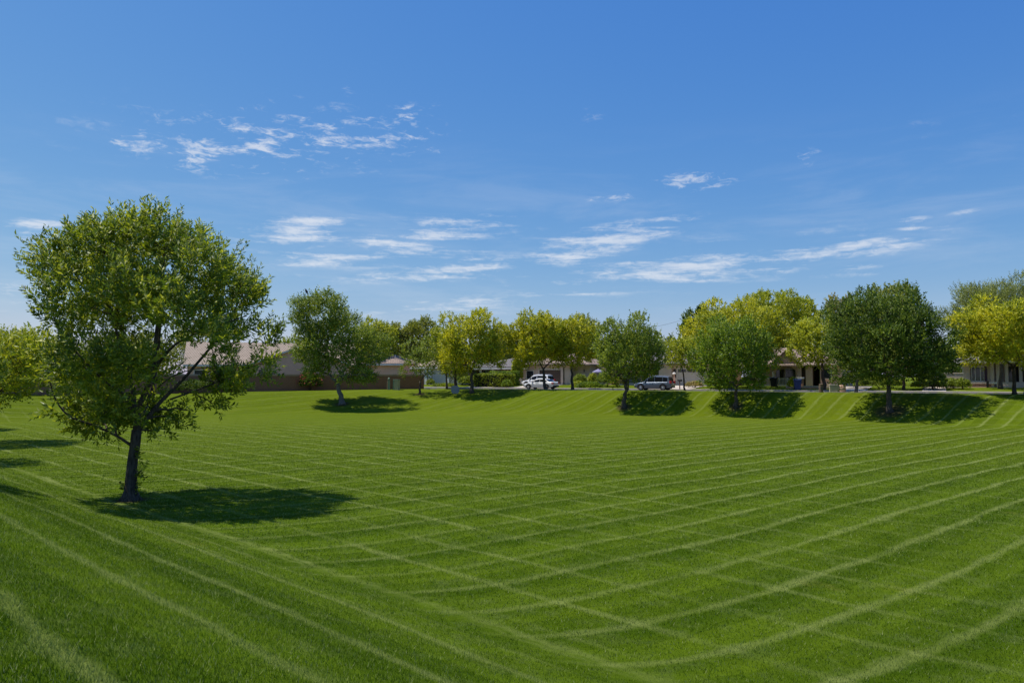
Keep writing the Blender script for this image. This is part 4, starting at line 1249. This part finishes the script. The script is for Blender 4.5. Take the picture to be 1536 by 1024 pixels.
    for i in range(len(lobes)):
        c = lobes[i, :3]; dd = np.linalg.norm(NP - c, axis=1) + np.maximum(0, NP[:, 2] - c[2]) * 1.5; j = int(np.argmin(dd))
        cp = curve_pts(NP[j], c, .05, r, 6); tb.tube(cp, np.linspace(min(.045, NR[j] * .7), .014, 6), 5)
        for q in np.where(k == i)[0][:16]:
            tb.tube(curve_pts(cp[int(r.integers(2, 6))], p[q] + ax[q] * Ls[q] * .8, .05, r, 4), np.linspace(.012, .004, 4), 4)
    t_ = tb.build('trunk', BARK['dark'], root, smooth=True)
near_tree()

# ------------------------------------------------------------------ park trees on the banks
PARK = 'young trees standing on the grass banks'
photo_tree('tree', 'pale-trunked tree with loose grey-green crown and a dark bird on its top', 513, 0, 436, 440, 584, 580, 'mid', 'pale', by=606, trunk_px=11,
           n=4600, nl=10, leaf=.27, wid=.24, up=.25, L=1.0, lobes=20, seed=21, group=PARK, fork=2.6, size=.36, droop=.35, shell=(.3, 1.0), lean=-.6,
           spec=[(459, 452, 17), (480, 448, 16), (498, 446, 18), (486, 500, 24), (515, 525, 26), (480, 520, 22), (462, 466, 20), (497, 462, 22), (518, 474, 20), (468, 495, 24), (508, 500, 28), (543, 508, 24), (460, 530, 18), (490, 540, 24), (530, 545, 25), (560, 532, 18), (473, 556, 14), (548, 562, 15), (450, 472, 11), (572, 512, 11), (520, 566, 12)])
photo_tree('tree', 'small slender tree beside the end of the block wall, with a thin straight trunk', 630, 0, 503, 600, 662, 570, 'mid', 'dark', by=591, trunk_px=5,
           n=620, nl=9, leaf=.22, wid=.26, up=.5, L=.7, lobes=12, seed=22, group=PARK, fork=1.6, size=.38)
photo_tree('tree', 'round green tree on the bank between the white cars and the blue-grey car', 936, 0, 469, 888, 998, 580, 'mid', 'dark', by=611, trunk_px=9,
           n=2400, nl=9, leaf=.24, wid=.3, up=.7, L=.8, lobes=20, seed=23, group=PARK, fork=2.6)
photo_tree('tree', 'bright green rounded tree on the bank right of the blue-grey car', 1104, 0, 470, 1040, 1166, 588, 'bright', 'dark', by=610, trunk_px=8,
           n=2700, nl=9, leaf=.24, wid=.3, up=.6, L=.8, lobes=22, seed=24, group=PARK, fork=2.0)
photo_tree('tree', 'broad dark green tree with the widest shadow, on the bank at the right', 1335, 0, 420, 1236, 1421, 590, 'dark', 'dark', by=617, trunk_px=12,
           n=5200, nl=9, leaf=.24, wid=.28, up=.75, L=.85, lobes=34, seed=25, group=PARK, fork=2.3, size=.34)
# trees on the left bank, partly or wholly beyond the left edge of the photograph
photo_tree('tree', 'yellowish tree reaching in from the left edge behind the large near tree', -38, 44, 478, -130, 74, 612, 'lime', 'brown', trunk_px=14,
           n=3200, nl=9, leaf=.19, wid=.28, up=.55, L=.7, lobes=22, seed=26, group=PARK, fork=1.8, size=.38)
for Y_, px_, sd, lb in ((55.5, -60, 27, 'tree beyond the left edge, casting the farthest of the left shadows'), (34.0, -85, 28, 'tree beyond the left edge, casting the long middle shadow on the left'),
                        (21.5, -190, 29, 'tree beyond the left edge, casting the nearest shadow on the left')):
    k = Y_ / F
    w_ = 2.6 / k; hb = gz(at(px_, 560, Y_)[0], Y_)
    top_ = 565 - (hb + 6.6 - EYE) / k; bt_ = 565 - (hb + 2.0 - EYE) / k
    photo_tree('tree', lb, px_, Y_, top_, px_ - w_, px_ + w_, bt_, 'mid', 'dark', trunk_px=.30 / k, n=900, nl=10, leaf=.2, wid=.26, up=.6, L=.7, lobes=14, seed=sd, group=PARK, fork=1.8)

# ------------------------------------------------------------------ street and background trees
ST = 'trees lining the street'
photo_tree('tree', 'yellow-green tree at the kerb in front of the clipped hedge', 708, 90.5, 463, 648, 766, 562, 'yellow', 'dark', trunk_px=8, n=2700, nl=8, leaf=.27, wid=.34, up=.3, L=.8, lobes=22, seed=31, group=ST, fork=2.9, size=.36)
photo_tree('tree', 'yellow-green tree whose trunk crosses the white saloon', 818, 91.5, 461, 762, 858, 556, 'yellow', 'dark', trunk_px=7, n=2300, nl=8, leaf=.27, wid=.34, up=.35, L=.9, lobes=18, seed=32, group=ST, fork=2.6, size=.38)
photo_tree('tree', 'yellow-green tree before the grey garage, just right of the white saloon', 859, 93.5, 470, 806, 902, 552, 'yellow', 'dark', trunk_px=6, n=1900, nl=8, leaf=.27, wid=.34, up=.35, L=.9, lobes=16, seed=33, group=ST, fork=2.9, size=.38)
photo_tree('tree', 'dark small-crowned tree between the pale garage and the hedge', 684, 108, 518, 655, 706, 566, 'olive', 'brown', trunk_px=7, n=700, nl=8, leaf=.28, wid=.32, up=.1, L=.8, lobes=12, seed=34, group=ST, fork=1.8)
photo_tree('tree', 'thin pole-trunked yellow-green tree beside the small slender park tree', 670.5, 97, 482, 640, 696, 552, 'lime', 'dark', trunk_px=4, n=800, nl=8, leaf=.27, wid=.32, up=.3, L=.8, lobes=12, seed=35, group=ST, fork=3.4)
photo_tree('tree', 'slight yellowish tree with a thin leaning trunk in front of the white garage door', 1027, 84, 500, 998, 1064, 556, 'lime', 'brown', trunk_px=4, n=760, nl=8, leaf=.25, wid=.3, up=.4, L=.8, lobes=10, seed=36, group=ST, fork=2.2, lean=-.3)
photo_tree('tree', 'tall wide yellow tree standing behind the bright green bank tree', 1098, 90, 440, 1020, 1186, 560, 'yellow', 'dark', trunk_px=11, n=4200, nl=8, leaf=.27, wid=.34, up=.2, L=.8, lobes=30, seed=37, group=ST, fork=3.2, size=.32)
photo_tree('tree', 'yellow-green tree over the dark doorway of the arched porch house', 1236, 84, 468, 1184, 1272, 552, 'lime', 'brown', trunk_px=8, n=1700, nl=8, leaf=.26, wid=.34, up=.25, L=.8, lobes=16, seed=38, group=ST, fork=2.6)
photo_tree('tree', 'yellow tree at the right edge with its trunk at the kerb', 1521, 66, 440, 1428, 1600, 556, 'yellow', 'brown', trunk_px=8, n=4000, nl=8, leaf=.24, wid=.34, up=.25, L=.75, lobes=28, seed=39, group=ST, fork=2.3, size=.34)
photo_tree('tree', 'dark-trunked tree in the front yard of the house with plum shutters', 1500, 80, 455, 1452, 1560, 545, 'lime', 'dark', trunk_px=8, n=1500, nl=8, leaf=.25, wid=.32, up=.3, L=.8, lobes=14, seed=40, group=ST, fork=2.9)
photo_tree('tree', 'pale-trunked tree at the far right edge of the street', 1538, 72, 470, 1500, 1600, 552, 'lime', 'pale', trunk_px=9, n=1300, nl=8, leaf=.24, wid=.32, up=.3, L=.8, lobes=12, seed=41, group=ST, fork=2.3)
photo_tree('tree', 'slim-trunked tree behind the broad dark tree, near the garden wall', 1355, 82, 500, 1322, 1392, 562, 'olive', 'brown', trunk_px=6, n=1100, nl=8, leaf=.25, wid=.3, up=.3, L=.8, lobes=12, seed=42, group=ST, fork=2.4)
photo_tree('tree', 'leaning pale-barked tree at the pavement left of the broad dark tree', 1283, 74.5, 500, 1255, 1330, 568, 'mid', 'pale', trunk_px=7, n=1100, nl=8, leaf=.24, wid=.3, up=.3, L=.8, lobes=12, seed=43, group=ST, fork=1.6)
photo_tree('tree', 'thin dark tree at the pavement just right of the round green bank tree', 941, 86, 505, 918, 978, 566, 'mid', 'dark', trunk_px=4, n=700, nl=8, leaf=.25, wid=.3, up=.3, L=.8, lobes=10, seed=44, group=ST, fork=2.2)

BG = 'background trees rising behind the houses'
def bgtree(label, px, Y, top, xl, xr, bot, kind, n, seed, **kw):
    a = dict(bark='brown', trunk_px=7, nl=8, leaf=.36, wid=.32, up=.3, L=1.0, lobes=18, size=.38, group=BG); a.update(kw)
    photo_tree('tree', label, px, Y, top, xl, xr, bot, kind, n=n, seed=seed, **a)
bgtree('bright green tree peeping out right of the pale-trunked park tree', 562, 128, 472, 530, 596, 560, 'lime', 1300, 51)
bgtree('olive green tree behind the hip-roofed tan house, left of the highest olive crown', 588, 136, 478, 556, 618, 552, 'olive', 1300, 52)
bgtree('highest olive green crown behind the hip-roofed tan house', 628, 138, 469, 598, 662, 550, 'olive', 1700, 53)
bgtree('pale grey-green tree between the two yellow-green street trees', 742, 132, 484, 724, 782, 560, 'olive', 1000, 54)
bgtree('sparse greyish tree behind the yellow trees left of the round green tree', 876, 130, 468, 838, 908, 560, 'olive', 1300, 55, up=.6)
bgtree('low distant tree in the gap right of the round green tree', 1008, 134, 506, 978, 1040, 566, 'feather', 800, 56, up=.5)
bgtree('tall green tree crowning the skyline behind the wide yellow tree', 1165, 118, 428, 1090, 1238, 540, 'lime', 4200, 57, lobes=26, size=.33, up=.3)
bgtree('dark sprigged tree at the left shoulder of the wide yellow tree', 1034, 112, 452, 1018, 1072, 540, 'dark', 900, 58, up=.9, lobes=10)
bgtree('dry brownish tree between the skyline tree and the broad dark tree', 1262, 116, 444, 1234, 1302, 540, 'dry', 1100, 59, up=.6)
bgtree('narrow cypress poking up beside the dry brownish tree', 1271, 108, 424, 1262, 1281, 560, 'dark', 700, 60, up=1.5, lobes=8, L=.9, depth=1.0)
bgtree('green tree showing above the broad dark tree', 1330, 112, 420, 1288, 1380, 540, 'olive', 2200, 61, up=.5)
bgtree('tall grey-green feathery tree behind the yellow tree at the right edge', 1490, 112, 406, 1414, 1580, 540, 'feather', 4400, 62, up=.9, L=1.7, nl=12, leaf=.34, wid=.16, lobes=24, size=.33, noise_=.25)
bgtree('dense green tree behind the low garden wall', 1424, 104, 500, 1388, 1462, 572, 'mid', 1400, 63, leaf=.3)
bgtree('shady tree beside the arched porch gable', 1165, 106, 490, 1128, 1200, 562, 'dark', 1300, 64, leaf=.32)
bgtree('small green tree over the ridge of the tan gabled house', 432, 150, 500, 408, 462, 560, 'lime', 600, 65)
bgtree('dark tree over the roof of the brown-garage house', 800, 134, 486, 770, 835, 556, 'olive', 1000, 66)
bgtree('green tree behind the stone-fronted house', 960, 132, 492, 930, 992, 560, 'mid', 1000, 67)
bgtree('green tree far behind the large near tree', 300, 140, 470, 250, 350, 560, 'olive', 1400, 68)
bgtree('distant green tree low at the left edge', 60, 120, 505, 10, 120, 575, 'olive', 1500, 69)
bgtree('distant green tree behind the trunk of the large near tree', 180, 135, 490, 120, 250, 570, 'olive', 1700, 70)

# far belt of trees that closes the horizon: one uncountable mass
def far_belt():
    r = np.random.default_rng(8)
    Qs = []
    for i in range(150):
        a = r.uniform(-1.15, 1.15); Y = r.uniform(190, 330); x = a * Y
        R = np.array([r.uniform(5, 9), r.uniform(5, 8), r.uniform(4.5, 7.5)]); c = np.array([x, Y, .4 + R[2] * .95])
        lb = auto_lobes(c, R, 9, r, .5)
        Q, *_ = sprigs(lb, 130, r, 1.6, 6, .95, .4, .3, c - np.array([0, 0, 2]))
        Qs.append(Q)
    o = np_mesh('far_trees', np.concatenate(Qs), 4, LEAF['olive'], nrm=np.concatenate(NRM[-150:]))
    tag(o, 'far belt of trees closing the horizon beyond the houses', 'trees', kind='stuff')
far_belt()

# ------------------------------------------------------------------ shrubs and hedges
SH = 'garden shrubs in front of the houses'
def shrub(name, label, cat, loc, rx, ry, h, kind, n, seed, rz=0, leaf=.13, up=.4, box=False, L=.22, group=SH, stem=True):
    r = np.random.default_rng(seed)
    root = empty(name, loc, rz, label, cat, group)
    if box:
        m = n; d = r.uniform(-1, 1, (m, 3)); ax = r.integers(0, 3, m)
        for k in range(3):
            q = ax == k; d[q, k] = np.sign(d[q, k]) * r.uniform(.88, 1.0, q.sum())
        d[:, 2] = np.where((ax == 2) & (d[:, 2] < 0), -d[:, 2], d[:, 2])
        p = d * np.array([rx, ry, h / 2]) + np.array([0, 0, h / 2]); nrm = np.zeros((m, 3)); nrm[np.arange(m), ax] = np.sign(d[np.arange(m), ax])
        p += nrm * (r.normal(size=(m, 1)) * .03 + .04 * np.sin(p[:, :1] * 3.1 + p[:, 2:3] * 4))
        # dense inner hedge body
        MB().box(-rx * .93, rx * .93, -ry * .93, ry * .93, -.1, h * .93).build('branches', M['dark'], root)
    else:
        d = unit(r.normal(size=(n, 3))); d[:, 2] = np.abs(d[:, 2]) * 1.0 - .15
        bump = 1 + .12 * np.sin(d[:, :1] * 5 + seed) * np.cos(d[:, 1:2] * 4 + seed * 2) + r.normal(size=(n, 1)) * .05
        p = d * np.array([rx, ry, h * .62]) * r.uniform(.72, 1.0, (n, 1)) * bump + np.array([0, 0, h * .36]); nrm = d
        p[:, 2] = np.maximum(p[:, 2], .02)
        mb = MB()
        for k in range(7):
            e = p[r.integers(0, n)]; mb.tube([(0, 0, -.1), (e[0] * .3, e[1] * .3, e[2] * .5), tuple(e * .9)], [.03, .02, .008], 5)
        mb.build('stems', BARK['brown'], root)
    nl = 5
    axs = unit(nrm + r.normal(size=(n, 3)) * .6 + np.array([0, 0, up]))
    t = np.tile(np.linspace(0, 1, nl), (n, 1))
    P = p[:, None] + axs[:, None] * (t * L)[:, :, None]
    ld = unit(axs[:, None] * .5 + r.normal(size=(n, nl, 3)) * .7)
    np_mesh('foliage', leaf_quads(P.reshape(-1, 3), ld.reshape(-1, 3), leaf * r.uniform(.7, 1.3, n * nl), .34, r), 4, LEAF[kind], root, nrm=np.repeat(unit(nrm + np.array([0, 0, .3])), nl, 0))
    return root
def yard(px, v): u_ = u_at(px, v); x, y = suv(u_, v); return (x, y, gz(x, y))
def wpx(w, px, v): return abs(u_at(px + w, v) - u_at(px, v)) / 2
b = yard(741, 4.6); shrub('hedge', 'long clipped hedge with a sunlit top and dark front beside the kerb', 'hedge', b, wpx(54, 741, 4.6), .7, 1.75, 'hedge', 2600, 1, STREET_ROT, .15, .3, True)
b = yard(705, 7.5); shrub('hedge', 'shorter rounded hedge left of the long clipped hedge', 'hedge', b, wpx(32, 705, 7.5), .7, 1.5, 'hedge', 1500, 2, STREET_ROT, .15)
b = yard(756, 8.0); shrub('hedge', 'pale green hedge behind the long clipped hedge', 'hedge', b, wpx(40, 756, 8), .6, 1.95, 'bright', 1300, 3, STREET_ROT, .15, .3, True)
b = yard(760, 3.2); shrub('shrub', 'ball shaped shrub at the right end of the long hedge', 'shrub', b, .62, .6, 1.05, 'bright', 500, 4)
b = yard(645.5, 8.6); shrub('shrub', 'small round bush in front of the pale garage', 'shrub', b, .55, .5, .85, 'hedge', 400, 5)
b = yard(666, 3.9); shrub('shrub', 'low flat shrub bed on the grass near the wall end', 'shrub', b, 2.2, .7, .45, 'hedge', 500, 6, STREET_ROT)
b = yard(693, 9); shrub('shrub', 'tall light shrub beside the dark small tree', 'shrub', b, .8, .7, 2.6, 'bright', 700, 7)
b = yard(775.5, 9.8); shrub('shrub', 'tall columnar green shrub at the corner of the low grey house', 'shrub', b, .72, .7, 4.3, 'lime', 1800, 8, 0, .2)
b = yard(870, 8.2); shrub('shrub', 'dense round dark bush before the grey stucco entry', 'shrub', b, 1.05, .9, 1.75, 'hedge', 900, 9)
b = yard(884, 4.2); shrub('shrub', 'low spreading yellow-green hedge along the front lawn', 'shrub', b, wpx(38, 884, 4.2), .7, .75, 'bright', 1000, 10, STREET_ROT)
b = yard(866, 5.4); shrub('shrub', 'small low bush at the left end of the spreading hedge', 'shrub', b, .9, .6, .8, 'lime', 400, 11)
b = yard(911, 7.0); shrub('shrub', 'leafy bush under the crown of the round green tree, right of the umbrella', 'shrub', b, 1.4, 1.0, 2.3, 'mid', 1200, 12)
b = yard(889, 7.6); shrub('shrub', 'slender yellowish bush left of the umbrella pole', 'shrub', b, .6, .5, 2.0, 'lime', 450, 13)
b = yard(925, 7.0); shrub('shrub', 'dry yellowish bush at the foot of the stone front', 'shrub', b, .9, .7, 1.6, 'dry', 400, 14)
b = yard(1040, 6.5); shrub('shrub', 'reddish low plant left of the bright green tree trunk', 'shrub', b, 1.1, .6, .8, 'dry', 350, 15)
b = yard(1075, 7.0); shrub('shrub', 'dark bush below the bright green tree', 'shrub', b, 1.5, .9, 1.5, 'hedge', 900, 16)
b = yard(1122, 8.0); shrub('shrub', 'rounded dark shrub left of the arched porch', 'shrub', b, 1.1, .9, 1.4, 'hedge', 700, 17)
for k, (px_, v_, rr, hh, lb) in enumerate(((1419, 8.8, .55, 1.05, 'leftmost of the three round shrubs by the garden wall'), (1429, 8.0, .62, 1.1, 'middle of the three round shrubs by the garden wall'), (1442.5, 7.4, .68, 1.15, 'rightmost and fullest of the three round shrubs by the garden wall'))):
    shrub('shrub', lb, 'shrub', yard(px_, v_), rr, rr, hh, 'hedge', 600, 20 + k)
b = yard(1384, 8.0); shrub('shrub', 'wide low yellowish shrub under the broad dark tree', 'shrub', b, 1.2, .8, .85, 'lime', 600, 24)
b = yard(1404, 7.0); shrub('shrub', 'grey-green tufted plant by the sloping driveway', 'shrub', b, .7, .6, .9, 'feather', 450, 25, up=1.2, L=.5)
b = yard(1398, 5.6); shrub('shrub', 'open dark-leaved sapling in front of the basketball hoop', 'shrub', b, 1.3, .8, 2.4, 'dark', 160, 26, leaf=.3, L=.4)
b = yard(1190, 4.0); shrub('shrub', 'yellow-green plant just behind the blue bin', 'shrub', b, .55, .5, 1.5, 'yellow', 400, 27)
b = yard(1320, 7.5); shrub('shrub', 'dark undergrowth bush behind the trunk of the broad dark tree', 'shrub', b, 2.6, 1.0, 1.5, 'hedge', 1200, 28)
b = yard(1282, 8.5); shrub('shrub', 'dark bush at the right corner of the arched porch house', 'shrub', b, 1.6, 1.0, 2.0, 'dark', 1000, 29)
# plants at the foot of the block wall
WL = 'plants growing against the block wall'
x, y = at(465, 575, 95.2)[:2]; root = shrub('shrub', 'bush with red flowers against the block wall left of the pale-trunked tree', 'shrub', (x, y, gz(x, y)), 1.45, .9, 2.3, 'dark', 1100, 41, group=WL)
r = np.random.default_rng(3); n = 190
d = unit(r.normal(size=(n, 3))); d[:, 2] = np.abs(d[:, 2]); d[:, 1] = -np.abs(d[:, 1])
P = d * np.array([1.5, .95, 1.45]) + np.array([0, 0, .85]); P[:, 0] += np.where(r.random(n) < .5, -.3, .1)
np_mesh('flower_sprays', leaf_quads(P, unit(d + r.normal(size=(n, 3)) * .6), .20 * r.uniform(.6, 1.2, n), .5, r), 4, M['flower'], root)
for px_, Y_, rx_, h_, sd, lb in ((292, 87.5, 2.3, 1.6, 42, 'wide dark bush at the foot of the block wall right of the near trunk'), (345, 90.6, 1.3, 2.0, 43, 'upright bush against the block wall below the tan gable'), (108, 76, 2.2, 2.2, 44, 'dark bush against the block wall at the left, behind the near crown')):
    x, y = at(px_, 575, Y_)[:2]; shrub('shrub', lb, 'shrub', (x, y, gz(x, y)), rx_, .9, h_, 'dark', 900, sd, group=WL)

# ------------------------------------------------------------------ bird on the tree top
def bird():
    p = at(459.5, 440, at_bird_Y)
    r_ = empty('bird', p, math.radians(150), 'dark bird perched on the very top of the pale-trunked tree', 'bird')
    me = bpy.data.meshes.new('body'); 
    V = [(0, 0, .22), (.05, 0, .34), (.10, 0, .46), (.16, 0, .53), (-.06, 0, .12), (-.16, 0, -.02), (-.26, 0, -.16), (.0, .05, .10), (.01, .06, .0), (.0, -.05, .10), (.01, -.06, .0)]
    Ed = [(0, 1), (1, 2), (2, 3), (0, 4), (4, 5), (5, 6), (4, 7), (7, 8), (4, 9), (9, 10)]
    R_ = [.12, .12, .085, .075, .10, .05, .04, .02, .012, .02, .012]
    me.from_pydata(V, Ed, []); me.materials.append(M['plume'])
    o = bpy.data.objects.new('body', me); COL.objects.link(o); o.parent = r_
    o.modifiers.new('skin', 'SKIN')
    for i, s in enumerate(me.skin_vertices[0].data): s.radius = (R_[i], R_[i])
    me.skin_vertices[0].data[0].use_root = True
    ss = o.modifiers.new('sub', 'SUBSURF'); ss.levels = ss.render_levels = 2
    MB().lathe([(.03, 0), (.018, .06), (.003, .13)], seg=8).build('beak', M['beak'], r_).matrix_local = Matrix.Translation((.22, 0, .54)) @ Matrix.Rotation(math.radians(95), 4, 'Y')
    for s in (-1, 1):
        MB().add([(.06, s * .125, .36), (-.10, s * .13, .30), (-.24, s * .06, -.02), (-.02, s * .125, .14)], [(0, 1, 2, 3)]).build('wing', M['plume'], r_)
at_bird_Y = float(ground_at(513, 606)[1]) - .2
bird()

# ------------------------------------------------------------------ sky, sun, camera
SUN_EL, SUN_AZ = math.radians(65), math.radians(-76)      # azimuth clockwise from +Y
sv = Vector((math.cos(SUN_EL) * math.sin(SUN_AZ), math.cos(SUN_EL) * math.cos(SUN_AZ), math.sin(SUN_EL)))
ld = bpy.data.lights.new('sun', 'SUN'); ld.energy = 5.0; ld.angle = math.radians(.53); ld.color = (1, .955, .88)
lo = bpy.data.objects.new('sun', ld); COL.objects.link(lo); lo.rotation_euler = (-sv).to_track_quat('-Z', 'Y').to_euler(); lo.location = (0, 0, 60)

W = bpy.data.worlds.new('World'); SC.world = W; W.use_nodes = True
nt = W.node_tree; nt.nodes.clear()
wo = node(nt, 'ShaderNodeOutputWorld'); bg = node(nt, 'ShaderNodeBackground'); nt.links.new(bg.outputs[0], wo.inputs[0])
sky = node(nt, 'ShaderNodeTexSky', sky_type='NISHITA'); sky.sun_disc = False
sky.sun_elevation = SUN_EL; sky.sun_rotation = SUN_AZ % (2 * math.pi); sky.altitude = 300; sky.air_density = 1.0; sky.dust_density = .6; sky.ozone_density = 2.2
SKY_STRENGTH = .105
hs = node(nt, 'ShaderNodeHueSaturation'); hs.inputs['Saturation'].default_value = 1.12; nt.links.new(sky.outputs[0], hs.inputs['Color'])
geo = node(nt, 'ShaderNodeNewGeometry'); tc = node(nt, 'ShaderNodeTexCoord')
sp = node(nt, 'ShaderNodeSeparateXYZ'); nt.links.new(tc.outputs['Generated'], sp.inputs[0])
ex, ey, ez = (E(nt, sp.outputs[i]) for i in range(3))
az = ex.f('ARCTAN2', ey); el = ez.f('ARCSINE')
ae = node(nt, 'ShaderNodeCombineXYZ'); nt.links.new(az.s, ae.inputs[0]); nt.links.new(el.s, ae.inputs[1])
def azel(px, py):
    d = ray(px, py); d = d / np.linalg.norm(d); return math.atan2(d[0], d[1]), math.asin(d[2])
# cirrus banks: (centre, end of the long half axis, half thickness in px, strength), as directions on the sky
CL = [(420, 210, 690, 205, 42, .45), (600, 372, 900, 340, 40, .30), (1150, 385, 1450, 350, 36, .28), (208, 214, 262, 212, 10, .9), (300, 226, 352, 208, 19, .95), (392, 216, 448, 210, 13, .95), (350, 188, 372, 190, 6, .6), (478, 207, 512, 192, 17, .95), (440, 232, 470, 228, 12, .6),
      (588, 182, 680, 172, 17, .65), (590, 208, 690, 212, 20, .6), (524, 133, 520, 160, 12, .28), (1045, 271, 1110, 262, 12, .85), (920, 298, 968, 290, 7, .65), (1214, 239, 1244, 230, 12, .4),
      (640, 357, 775, 330, 20, .85), (448, 352, 545, 340, 24, .7), (490, 388, 600, 382, 10, .75), (700, 345, 790, 330, 16, .6), (690, 405, 800, 392, 12, .95), (866, 382, 960, 370, 11, .9),
      (925, 352, 1050, 330, 13, .85), (1040, 404, 1330, 374, 15, 1.0), (1170, 396, 1340, 378, 12, .8), (1310, 366, 1440, 346, 11, .6), (1372, 338, 1402, 334, 10, .65), (1452, 323, 1485, 320, 6, .5),
      (650, 458, 860, 446, 15, .42), (850, 441, 1010, 428, 9, .4), (48, 344, 108, 336, 12, .7), (15, 436, 62, 420, 18, .7), (1000, 422, 1060, 418, 7, .6), (880, 175, 910, 172, 9, .25), (1372, 196, 1420, 185, 14, .18),
      (1290, 405, 1400, 398, 9, .45), (470, 365, 540, 362, 12, .55), (590, 415, 690, 408, 8, .5), (430, 262, 520, 258, 20, .35), (240, 176, 330, 172, 12, .25), (1510, 150, 1560, 140, 20, .14)]
tot = None
for cx, cy, qx, qy, th, st in CL:
    a0, e0 = azel(cx, cy); a1, e1 = azel(qx, qy)
    hl = math.hypot(a1 - a0, e1 - e0); rot = math.atan2(e1 - e0, a1 - a0)
    mp = node(nt, 'ShaderNodeMapping', vector_type='TEXTURE'); nt.links.new(ae.outputs[0], mp.inputs[0])
    mp.inputs['Location'].default_value = (a0, e0, 0); mp.inputs['Rotation'].default_value = (0, 0, rot)
    mp.inputs['Scale'].default_value = (hl * 1.35, th / F * 1.8, 1)
    g = node(nt, 'ShaderNodeTexGradient', gradient_type='SPHERICAL'); nt.links.new(mp.outputs[0], g.inputs[0])
    e = E(nt, g.outputs['Fac']) * st
    tot = e if tot is None else tot.f('MAXIMUM', e)
def cl_noise(rot, sx, sy, sc, det, rough, dist):
    mp = node(nt, 'ShaderNodeMapping'); nt.links.new(ae.outputs[0], mp.inputs[0])
    mp.inputs['Rotation'].default_value = (0, 0, rot); mp.inputs['Scale'].default_value = (sx, sy, 1)
    return noise(nt, mp.outputs[0], sc, det, rough, '2D', dist)
n1 = cl_noise(math.radians(-8), 1, 4.2, 15, 7, .66, .4)
n2 = cl_noise(math.radians(-30), 1, 2.8, 62, 5, .65, .6)
n3 = cl_noise(math.radians(-6), 1, 10, 7, 6, .6, .25)
low = 1 - el.ss(.20, .26)
tex = (n1 * .62 + n2 * .38) * (1 - low) + (n3 * .62 + n2 * .20 + n1 * .18 + .035) * low
dens = ((tex - .5) * 4.2 + tot * .85 - .30).ss(.0, .95) * tot.ss(.0, .4)
haze = cl_noise(math.radians(-6), 1, 6, 4, 6, .62, .3).ss(.42, .8) * el.ss(.02, .10) * (1 - el.ss(.2, .34)) * .11
fac = (dens * .62 + haze).f('MINIMUM', .92)
fac = fac * ey.ss(0, .2)
cloudcol = (8.2, 8.35, 8.7)
sc_ = node(nt, 'ShaderNodeSeparateColor'); nt.links.new(hs.outputs[0], sc_.inputs[0]); cc_ = node(nt, 'ShaderNodeCombineColor')
for i_, (tgt, src, gm) in enumerate(((.318, .386, 1.18), (.484, .547, .78), (.702, .68, .26))):
    q_ = (E(nt, sc_.outputs[i_]) * (SKY_STRENGTH / src)).f('POWER', gm) * (tgt / SKY_STRENGTH)
    nt.links.new(q_.s, cc_.inputs[i_])
mixed = mixc(nt, fac, cc_.outputs[0], cloudcol)
nt.links.new(mixed, bg.inputs['Color']); bg.inputs['Strength'].default_value = SKY_STRENGTH

cam = bpy.data.cameras.new('camera'); cam.lens = 26; cam.sensor_width = 36; cam.clip_end = 8000; cam.clip_start = .05
co = bpy.data.objects.new('camera', cam); COL.objects.link(co)
co.location = (0, 0, EYE); co.rotation_euler = (math.pi / 2 + PITCH, 0, 0)
SC.camera = co
SC.view_settings.view_transform = 'Standard'; SC.view_settings.look = 'None'; SC.view_settings.exposure = 0; SC.view_settings.gamma = 1
SC.cycles.max_bounces = 6; SC.cycles.diffuse_bounces = 3; SC.cycles.transparent_max_bounces = 4
